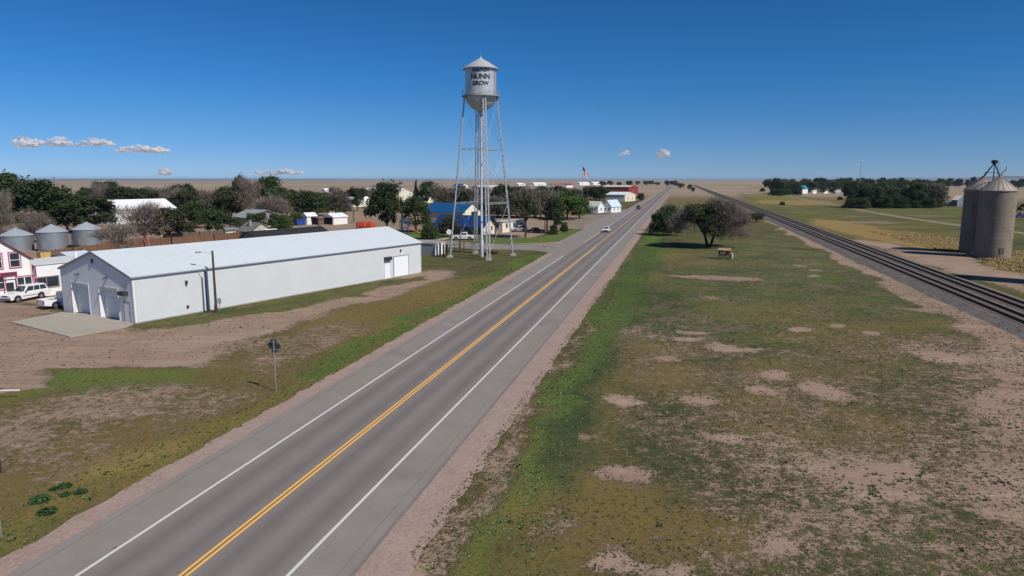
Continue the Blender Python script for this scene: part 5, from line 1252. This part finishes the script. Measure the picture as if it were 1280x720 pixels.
# ------------------------------------------------------------------ trees
def crown_mesh(name, m, nleaf, lobes, leaf, seed, twiggy=False):
    r = np.random.default_rng(seed); L = np.array(lobes); vol = L[:, 3]*L[:, 4]*L[:, 5]; pr = vol**.8/np.sum(vol**.8)
    nc = max(20, nleaf//22); li = r.choice(len(L), nc, p=pr)
    d = r.normal(size=(nc, 3)); d /= np.linalg.norm(d, axis=1)[:, None]; d[:, 2] = np.where(d[:, 2] < -.45, -d[:, 2]*.5, d[:, 2])
    rad = r.uniform(.45, 1.08, nc)**.7
    cc = L[li, :3]+d*rad[:, None]*L[li, 3:6]
    cs = r.uniform(.6, 1.5, nc)
    ci = r.integers(0, nc, nleaf); p = cc[ci]+r.normal(size=(nleaf, 3))*(leaf*1.5*cs[ci])[:, None]
    if twiggy:
        o = (p-np.array([0, 0, .25])); o /= np.linalg.norm(o, axis=1)[:, None]+1e-6; o += r.normal(size=o.shape)*.5; o[:, 2] += .35; o /= np.linalg.norm(o, axis=1)[:, None]
        w = np.cross(o, r.normal(size=o.shape)); w /= np.linalg.norm(w, axis=1)[:, None]+1e-6
        ln = leaf*r.uniform(1.5, 4.0, nleaf)[:, None]; wd = leaf*.13
        v = np.stack([p-w*wd, p+w*wd, p+o*ln], 1); return np_mesh(name, v, np.arange(nleaf*3).reshape(-1, 3), m)
    out = p-L[0, :3]; out /= np.linalg.norm(out, axis=1)[:, None]+1e-6
    nrm = out*.6+r.normal(size=p.shape)*.6; nrm[:, 2] += .3; nrm /= np.linalg.norm(nrm, axis=1)[:, None]
    u = np.cross(nrm, r.normal(size=p.shape)); u /= np.linalg.norm(u, axis=1)[:, None]+1e-6; w = np.cross(nrm, u)
    s = leaf*r.uniform(.6, 1.3, nleaf)[:, None]
    v = np.stack([p-u*s, p+w*s*.75, p+u*s*1.05, p-w*s*.7], 1)
    return np_mesh(name, v, np.arange(nleaf*4).reshape(-1, 4), m, None, 4)
def trunk_mb(h0, tips, r0, seed):
    rs = random.Random(seed); m = MB(); top = Vector((0, 0, h0)); m.tube((0,0,-.03), top, r0, r0*.72, 7)
    for t in tips:
        t = Vector(t); mid = top.lerp(t, .5)+Vector((rs.uniform(-.04,.04), rs.uniform(-.04,.04), .04))
        m.tube(top-Vector((0,0,.02)), mid, r0*.55, r0*.32, 6); m.tube(mid, t, r0*.32, r0*.1, 5)
        for _ in range(3):
            e = mid.lerp(t, rs.uniform(.1,.8)); f_ = e+Vector((rs.uniform(-.14,.14), rs.uniform(-.14,.14), rs.uniform(.04,.16))); m.tube(e, f_, r0*.18, r0*.06, 4)
    return m
TREES = {}
def proto(kind, v):
    """unit tree: height 1, crown about 1 wide; x,y are later scaled by width, z by height"""
    if (kind, v) in TREES: return TREES[(kind, v)]
    rs = random.Random(hash(kind) % 1 + v*17+{'green':1,'olive':2,'light':3,'bare':4,'conifer':5,'bush':6,'mixed':7,'open':8}[kind]*100)
    low = kind in ('bush',); base = .04 if low else (.36 if kind == 'open' else .10); lobes = []
    if kind == 'conifer':
        for i in range(9):
            z = .1+i*.1; rr = .48*(1-i/9.5)+.03
            for k in range(3): a = rs.uniform(0, 6.28); lobes.append((math.cos(a)*rr*.3, math.sin(a)*rr*.3, z, rr*.8, rr*.8, .07))
    else:
        lobes.append((0, 0, .55, .36, .36, .34) if kind != 'open' else (0, 0, .68, .30, .30, .24))
        for i in range(15):
            a = i*2.4+rs.uniform(-.4,.4); q = rs.uniform(.18,.36); z = rs.uniform(base+.1, .88); k = 1-abs(z-.45)*.7
            rr = rs.uniform(.11,.2); lobes.append((math.cos(a)*q*k, math.sin(a)*q*k, min(z, .96-rr*.8), rr, rr, rr*rs.uniform(.65,.95)))
        if low: lobes += [(math.cos(a)*.25, math.sin(a)*.25, .18, .26, .26, .22) for a in (0,1.3,2.6,3.9,5.2)]
    root = bpy.data.objects.new('tree', None); C.objects.link(root)
    tips = [(l[0]*1.1, l[1]*1.1, l[2]) for l in lobes[1:9]]
    t = trunk_mb(.05 if low else (.9 if kind == 'conifer' else (.34 if kind == 'open' else .2)), tips, .02 if low else .028, v).build('trunk', M_bark if kind != 'bare' else mat('grey_bark', (.16,.13,.11,1), .95, 0, .3, 4), root)
    leafm = {'green':L_green,'olive':L_olive,'light':L_light,'bare':L_twig,'conifer':L_conif,'bush':L_green,'mixed':L_olive,'open':L_olive}[kind]
    if kind == 'bare': c = crown_mesh('crown', L_twig, 5200, lobes, .034, v+5, True)
    elif kind == 'bush': c = crown_mesh('crown', L_green, 11000, lobes, .026, v+5)
    elif kind in ('mixed', 'open'): c = crown_mesh('crown', L_olive, 5200, lobes, .022, v+5)
    else: c = crown_mesh('crown', leafm, 7500, lobes, .022, v+5)
    c.parent = root
    if kind in ('mixed', 'open'): tw = crown_mesh('twigs', L_twig, 3200, lobes, .034, v+9, True); tw.parent = root
    TREES[(kind, v)] = root; root['_p'] = 1; root.location = (0, 0, -500)
    return root
USED = set(); NT_ = [0]
def tree(px, by, ty, wpx, kind, label, group=None, cat='tree', name='tree', v=None):
    X, Y = P(px, by); h = zat(ty, Y); w = wpx*mpp(Y)*1.25; NT_[0] += 1
    v = NT_[0] % 3 if v is None else v; p = proto(kind, v)
    if (kind, v) in USED: o = copy_tree(p)
    else: o = p; USED.add((kind, v))
    if '_p' in o: del o['_p']
    for ch in [k for k in o.children]: pass
    o.name = name; o.location = (X, Y, 0); o.scale = (w, w, h*1.02); o.rotation_euler = (0, 0, random.uniform(0, 6.28))
    return tag(o, label, cat, group)
G = 'trees in and around the town'
left = [(8,280,215,62,'green','tallest dark tree at the left edge of the view'),(58,292,226,84,'green','widest dark tree mass behind the grain bins'),(3,300,240,30,'bare','bare grey tree at the very left edge'),
 (47,303,264,36,'bare','bare pinkish grey tree behind the first two grain bins'),(85,292,246,50,'green','dark tree right behind the middle grain bin'),(116,290,244,56,'green','broad dark tree left of the white warehouse'),
 (105,262,237,18,'green','small dark tree above the grain bins on the skyline'),(148,314,277,44,'bare','grey bare shrub left of the rightmost grain bin'),(182,305,257,56,'bare','leafless grey tree in front of the white warehouse'),
 (212,303,257,42,'olive','green tree in front of the right end of the warehouse'),(93,321,306,16,'green','small round bush below the grain bins'),(232,300,275,26,'olive','low tree between warehouse and brown fence'),
 (272,293,262,46,'green','broad dark tree left of the tan house'),(300,272,220,20,'green','tall narrow dark tree above the town, left of two'),(312,275,225,30,'bare','tall bare tree between the two tallest town trees'),
 (336,272,219,32,'green','tall dark round tree standing highest over the town'),(340,282,242,42,'bare','pinkish bare tree below the tallest round tree'),(322,289,265,24,'green','dark tree over the roof of the tan house'),
 (345,292,267,20,'light','bright green tree right of the tan house'),(358,292,268,18,'light','bright green shrub tree beside the blue dumpster'),(372,280,264,20,'light','yellow green tree behind the blue dumpster'),
 (245,285,252,40,'green','dark tree right of the red car'),(420,270,236,32,'mixed','thin leafed tree behind the white garage'),(447,264,233,18,'green','narrow tree left of the cream halls'),
 (484,292,227,44,'green','large dark park tree over the playground'),(520,290,246,36,'green','dense dark park tree right of the playground'),(520,258,225,9,'conifer','pointed dark conifer before the cream arched hall'),
 (534,258,226,22,'green','round dark tree beside the pointed conifer'),(556,266,232,34,'mixed','brownish thin tree behind the blue roofed shed'),(582,266,234,32,'mixed','olive tree beyond the bright blue roof'),
 (538,299,276,20,'bush','round green bush on the park lawn'),(561,296,269,24,'olive','small tree before the deep blue roof'),(627,268,229,30,'green','dark tree right of the tower seen past its legs'),
 (646,268,232,26,'green','dark tree just right of the right tower leg'),(657,297,236,38,'open','thinly leafed brown tree on the lawn by the silver suv'),(684,290,238,36,'open','open crowned tree beside the two small bushes'),
 (695,292,246,22,'green','dense narrow tree on the lawn nearest the highway'),(709,275,237,40,'light','bright green tree left of the white houses'),(724,273,244,27,'light','bright green tree directly left of the pale green roof'),
 (670,272,238,30,'green','dark tree behind the lawn trees'),(746,252,233,22,'green','dark tree behind the roofs of the two white houses'),(735,246,233,16,'green','dark tree at the foot of the flagpole'),
 (692,293,280,11,'bush','small round bush on the lawn, left of two'),(705,289,277.5,9,'bush','small reddish bush on the lawn, right of two'),
 (832,294,257,32,'bush','dense dark bush right of the highway'),(821,288,266,14,'bush','smaller dark bush at the shoulder beside the dense bush'),(848,290,258,18,'bare','bare grey brush between dense bush and big tree'),(945,278,265,20,'mixed','scrubby bush beside the railway'),
 (762,247,236,12,'olive','small tree before the white roofed shop'),(801,252,241,9,'olive','small scrub tree at the roadside beyond the shop')]
for q in left:
    kind = q[4]; tree(*q, group=G, cat='bush' if 'bush' in q[5] or 'brush' in q[5] or 'shrub' in q[5] else 'tree', name='bush' if 'bush' in q[5] or 'shrub' in q[5] else 'tree')
rs = random.Random(21)
def belt(x0, x1, step, by, ty, wpx, kinds, label, group):
    x = x0
    while x < x1:
        k = rs.choice(kinds); f = rs.uniform(.75, 1.15)
        tree(x+rs.uniform(-2,2), by+rs.uniform(-1.2,1.2), by-(by-ty)*f, wpx*rs.uniform(.8,1.3), k, label if k != 'bare' else 'grey leafless '+label.split(' ', 1)[1], group+(' (leafless)' if k == 'bare' else ''))
        x += step*rs.uniform(.7, 1.3)
belt(118,228,8,258,231,24,['green','green','olive','bare'],'dark tree in the row behind the white warehouse roof','trees behind the white warehouse')
belt(128,176,13,252,229,18,['green'],'dark tree in the row behind the white warehouse roof','trees behind the white warehouse')
belt(222,300,7,274,236,30,['green','green','olive','green','olive','bare'],'dark tree of the thick grove in the middle of the town','trees of the town grove')
belt(345,402,7,272,236,28,['green','green','olive'],'dark tree of the thick grove in the middle of the town','trees of the town grove')
belt(395,470,9,256,237,17,['green','olive','bare','mixed'],'small tree on the far left side of the town halls','trees left of the cream halls')
belt(545,760,8,250,234,20,['green','mixed','olive','green'],'hazy tree between the far roofs of the town','trees between far roofs')
belt(600,700,10,272,244,26,['mixed','green','olive'],'scrubby tree behind the cream flat roofed building','trees behind the cream building')
belt(560,720,9,262,238,24,['green','olive','mixed'],'green tree of the middle row between the blue roofs and the white houses','trees of the middle row')
belt(752,842,9,232.5,226,7,['green','olive'],'far tiny tree along the skyline near the end of the highway','far trees by the highway end')
belt(965,1000,6,242,224,16,['green','olive'],'dark tree of the far belt beyond the railway fields','trees of the left tree belt')
belt(1006,1062,6.5,238.2,223.5,14,['green','green','olive'],'dark tree of the far belt beyond the railway fields','trees of the left tree belt')
belt(1010,1070,15,242,233,10,['green','olive'],'dark tree of the far belt beyond the railway fields','trees of the left tree belt')
belt(1062,1172,6.5,258.5,231,22,['green','green','green','mixed'],'dark tree of the belt left of the silos','trees of the right tree belt')
belt(1062,1172,6,259.5,247,13,['bush'],'low dark bush at the foot of the tree belt left of the silos','bushes under the right tree belt')
belt(968,996,6,243.5,234,11,['bush'],'low dark bush at the foot of the far belt beyond the railway fields','bushes under the left tree belt')
belt(1075,1180,10,250,228,17,['green','olive'],'dark tree of the belt left of the silos','trees of the right tree belt')
belt(1045,1215,6.5,235,222.5,9,['green','green'],'far dark tree of the skyline row left of the silos','trees of the skyline row')
belt(1264,1300,6,236,224,9,['green'],'far dark tree right of the silos','trees right of the silos')
for x, y, w_ in ((851,236,9),(862,238,6),(845,233,6),(866,241,5)): tree(x, y, y-7.5, w_, 'mixed', 'small scrub tree beside the far end of the highway', 'scrub at the highway end')
for x, y in ((1275,262),(1279,258),(1050,249),(953,238.5),(978,255.3)): tree(x, y+1, y-3.5, 6, 'bush', 'small lone dark shrub in the far field', 'lone shrubs in the fields', 'shrub', 'shrub')
# remove prototypes nothing uses
for k, o in list(TREES.items()):
    if k not in USED:
        for c in list(o.children): bpy.data.objects.remove(c)
        bpy.data.objects.remove(o)

def big_tree():
    X, Y = P(886, 309); mp_ = mpp(Y); h = zat(247, Y); T = empty('tree', (X, Y, 0), 0, 'large half bare spreading tree with forked trunk on the right hand grass', 'tree')
    rs = random.Random(5); W = 42*mp_
    m = MB(); tips = []
    for a, ln in ((200, 1.0), (160, .9), (100, .8), (60, .9), (20, 1.05), (-20, 1.0), (-70, .9), (-110, .85), (240, .95), (85, .7)):
        aa = R(a); fork = Vector((-.9 if math.cos(aa) < 0 else .95, 0, 2.4)); base = Vector((fork.x*.25, 0, -.1))
        m.tube(base, fork, .34, .26, 8)
        t = Vector((math.cos(aa)*W*.75*ln, math.sin(aa)*W*.6*ln, h*rs.uniform(.55,.85))); mid = fork.lerp(t, .45)+Vector((0,0,.9))
        m.tube(fork, mid, .2, .13, 7); m.tube(mid, t, .13, .04, 6)
        for _ in range(9):
            e = mid.lerp(t, rs.uniform(-.3, .95)); f_ = e+Vector((rs.uniform(-1.7,1.7), rs.uniform(-1.7,1.7), rs.uniform(.2,1.9))); m.tube(e, f_, .06, .02, 5); tips.append(f_)
            for _ in range(3): g_ = f_+Vector((rs.uniform(-1,1), rs.uniform(-1,1), rs.uniform(-.1,1))); m.tube(f_, g_, .025, .008, 3)
    m.build('trunk', M_bark, T)
    def lob(n, xr, zr, r, sd):
        q = random.Random(sd); o = []
        for _ in range(n):
            x = q.uniform(*xr)*W; y = q.uniform(-.75,.75)*W*math.sqrt(max(.05, 1-(x/W)**2)); zz = q.uniform(*zr)*h; rr = q.uniform(.7,1.2)*r
            cap = math.sqrt(max(.05, 1-(x/W)**2-(y/W)**2*.8)); z = min(zz, .38*h+cap*.55*h-rr*.4)
            o.append((x, y, max(z, 2.6), rr*1.2, rr*1.2, rr*.8))
        return o
    c = crown_mesh('crown', leaf_mat('tree_leaves', (.03,.045,.02,1), (.08,.1,.045,1)), 15000, lob(34, (-.9,.35), (.35,.92), 1.15, 3), .17, 11); c.parent = T
    c2 = crown_mesh('crown', leaf_mat('thin_leaves', (.05,.06,.035,1), (.09,.09,.055,1)), 3000, lob(22, (-.8,.95), (.4,.92), 1.2, 6), .13, 12); c2.parent = T; c2['label'] = 'sparse greyish outer leaves'
    t1 = crown_mesh('twigs', L_twig, 15000, lob(40, (.0,1.0), (.2,.9), 1.3, 4), .26, 13, True); t1.parent = T
    t2 = crown_mesh('twigs', L_twig, 9000, lob(30, (-1,.8), (.3,.95), 1.2, 9), .24, 14, True); t2.parent = T
big_tree()

# ------------------------------------------------------------------ low plants
def tufts(name, n, region, prob, size, m, label, seed, blades=6, hfac=.55):
    """scatter ragged clumps where prob(fields) allows; region in road coordinates (L0, L1, D0, D1)"""
    r = np.random.default_rng(seed); L = r.uniform(region[0], region[1], n); D = region[2]+(region[3]-region[2])*r.uniform(0, 1, n)**1.35
    x = RN[0]*L+RD[0]*D; y = RN[1]*L+RD[1]*D; F = fields(x, y); cl = vnoise(x, y, .9, seed)*.5+vnoise(x, y, 3.1, seed+1)*.5
    keep = r.uniform(0, 1, n) < np.clip(prob(F, cl, L, D), 0, 1); x, y = x[keep], y[keep]; k = len(x)
    s = size*r.lognormal(0, .38, k); a = r.uniform(0, 2*PI, (k, blades)); ln = s[:, None]*r.uniform(.6, 1.2, (k, blades)); wd = s[:, None]*r.uniform(.3, .55, (k, blades)); hz = s[:, None]*hfac*r.uniform(.4, 1.2, (k, blades))
    cx, cy = np.cos(a), np.sin(a); c = np.stack([np.repeat(x[:, None], blades, 1), np.repeat(y[:, None], blades, 1), np.full((k, blades), .0)], 2)
    p0 = c+np.stack([-cy*wd*.6, cx*wd*.6, np.zeros_like(cx)], 2); p1 = c+np.stack([cy*wd*.6, -cx*wd*.6, np.zeros_like(cx)], 2)
    p2 = c+np.stack([cx*ln*.6+cy*wd*.5, cy*ln*.6-cx*wd*.5, hz], 2); p3 = c+np.stack([cx*ln, cy*ln, hz*.55], 2)
    v = np.stack([p0, p1, p2, p3], 2).reshape(-1, 3)
    o = np_mesh(name, v, np.arange(len(v)).reshape(-1, 4), m, None, 4); tag(o, label, 'plants', None, 'stuff'); return o
T_green = leaf_mat('weed_green', (.045,.06,.032,1), (.095,.115,.06,1), .3, .15)
T_lush = leaf_mat('verge_green', (.09,.125,.045,1), (.17,.21,.09,1), .3, .2)
T_brown = leaf_mat('dry_weed', (.085,.065,.042,1), (.19,.15,.10,1), .3, .1)
T_gold = leaf_mat('gold_grass', (.30,.22,.10,1), (.48,.37,.18,1), .25, .2)
RG = (-7.4, 56, 12, 185); LG = (-80, -24.8, 10, 150)
FD = lambda D: np.clip((185-D)/110, 0, 1)
tufts('weeds', 230000, RG, lambda F, c, L, D: (.05+.45*(F['bare'] > .4)+.25*F['dark']*(c > .45))*(c > .40)*(F['bare'] < .86)*FD(D), .062, T_green, 'low green weeds dotted over the bare soil on the right', 1, 6, .35)
tufts('dry_weeds', 260000, RG, lambda F, c, L, D: (.40*(F['bare'] > .38)+.14)*(c > .40)*(F['bare'] < .86)*FD(D), .055, T_brown, 'brownish dead clumps dotted over the right hand field', 2, 5, .4)
tufts('weeds', 9000, (8, 46, 18, 66), lambda F, c, L, D: (F['bare'] > .6)*(F['bare'] < .97)*(c > .5)*.6, .12, T_green, 'larger dark green weed clumps on the bare soil at lower right', 3, 9, .4)
tufts('grass', 60000, (-8.6, -4.0, 14, 150), lambda F, c, L, D: .05+F['lush']*.55*(c > .35), .065, T_lush, 'bright green verge grass right of the highway', 4, 6, .5)
tufts('grass', 26000, (-30, -24.7, 12, 150), lambda F, c, L, D: .05+F['lush']*.6*(c > .35), .07, T_lush, 'bright green verge grass left of the highway', 5, 6, .5)
tufts('dry_weeds', 110000, LG, lambda F, c, L, D: (.16+.3*(F['bare'] > .3))*(c > .45)*(F['bare'] < .93)*FD(D+35), .065, T_brown, 'brownish dead clumps on the rough ground left of the highway', 6, 5, .4)
tufts('weeds', 60000, LG, lambda F, c, L, D: (.05+.5*F['lush'])*(c > .45)*(F['bare'] < .9)*FD(D+35), .065, T_green, 'small green weeds on the rough ground left of the highway', 7, 6, .4)
tufts('tall_grass', 130000, (52, 95, 100, 215), lambda F, c, L, D: (F['dry'] > .8)*.9*(c > .4), .10, T_gold, 'golden tall grass between railway and field road', 8, 5, 1.3)
tufts('weeds', 15000, (-9.7, -7.6, 14, 100), lambda F, c, L, D: (c > .38)*.6+0*L, .045, T_brown, 'greyish dry weeds in the gravel edge of the right shoulder', 9)
def clump(px, py, wpx, label):
    X, Y = P(px, py); w = wpx*mpp(Y)*1.25; r = np.random.default_rng(int(px*7+py)); k = 300
    a = r.uniform(0, 2*PI, k); q = w*.5*np.sqrt(r.uniform(0, 1, k)); c = np.stack([q*np.cos(a), q*np.sin(a), w*.24*np.sqrt(np.clip(1-(q/w*1.9)**2, .05, 1))*r.uniform(.2, 1.1, k)], 1)
    u = r.normal(size=(k, 3)); u /= np.linalg.norm(u, axis=1)[:, None]; v_ = np.cross(u, r.normal(size=(k, 3))); v_ /= np.linalg.norm(v_, axis=1)[:, None]; s = .05*r.uniform(.6,1.5,(k,1))
    v = np.stack([c-u*s, c+v_*s, c+u*s*1.8, c-v_*s], 1).reshape(-1, 3)
    o = np_mesh('weed_clump', v, np.arange(len(v)).reshape(-1, 4), T_lushdark, None, 4); o.location = (X, Y, 0); tag(o, label, 'weed clump', 'dark green weed clumps at lower left')
T_lushdark = leaf_mat('weed_dark', (.03,.065,.025,1), (.07,.125,.05,1), .25, .15)
clump(50, 626, 20, 'largest dark green weed clump left of the highway'); clump(80, 609, 14, 'dark green weed clump up and right of the largest one'); clump(59, 641, 18, 'dark green weed clump just below the largest one')
clump(101, 616, 12, 'dark green weed clump farthest right of the lower left cluster'); clump(82, 619, 10, 'small dark green weed clump in the middle of the cluster'); clump(68, 612, 8, 'tiny dark green weed clump above the largest one')
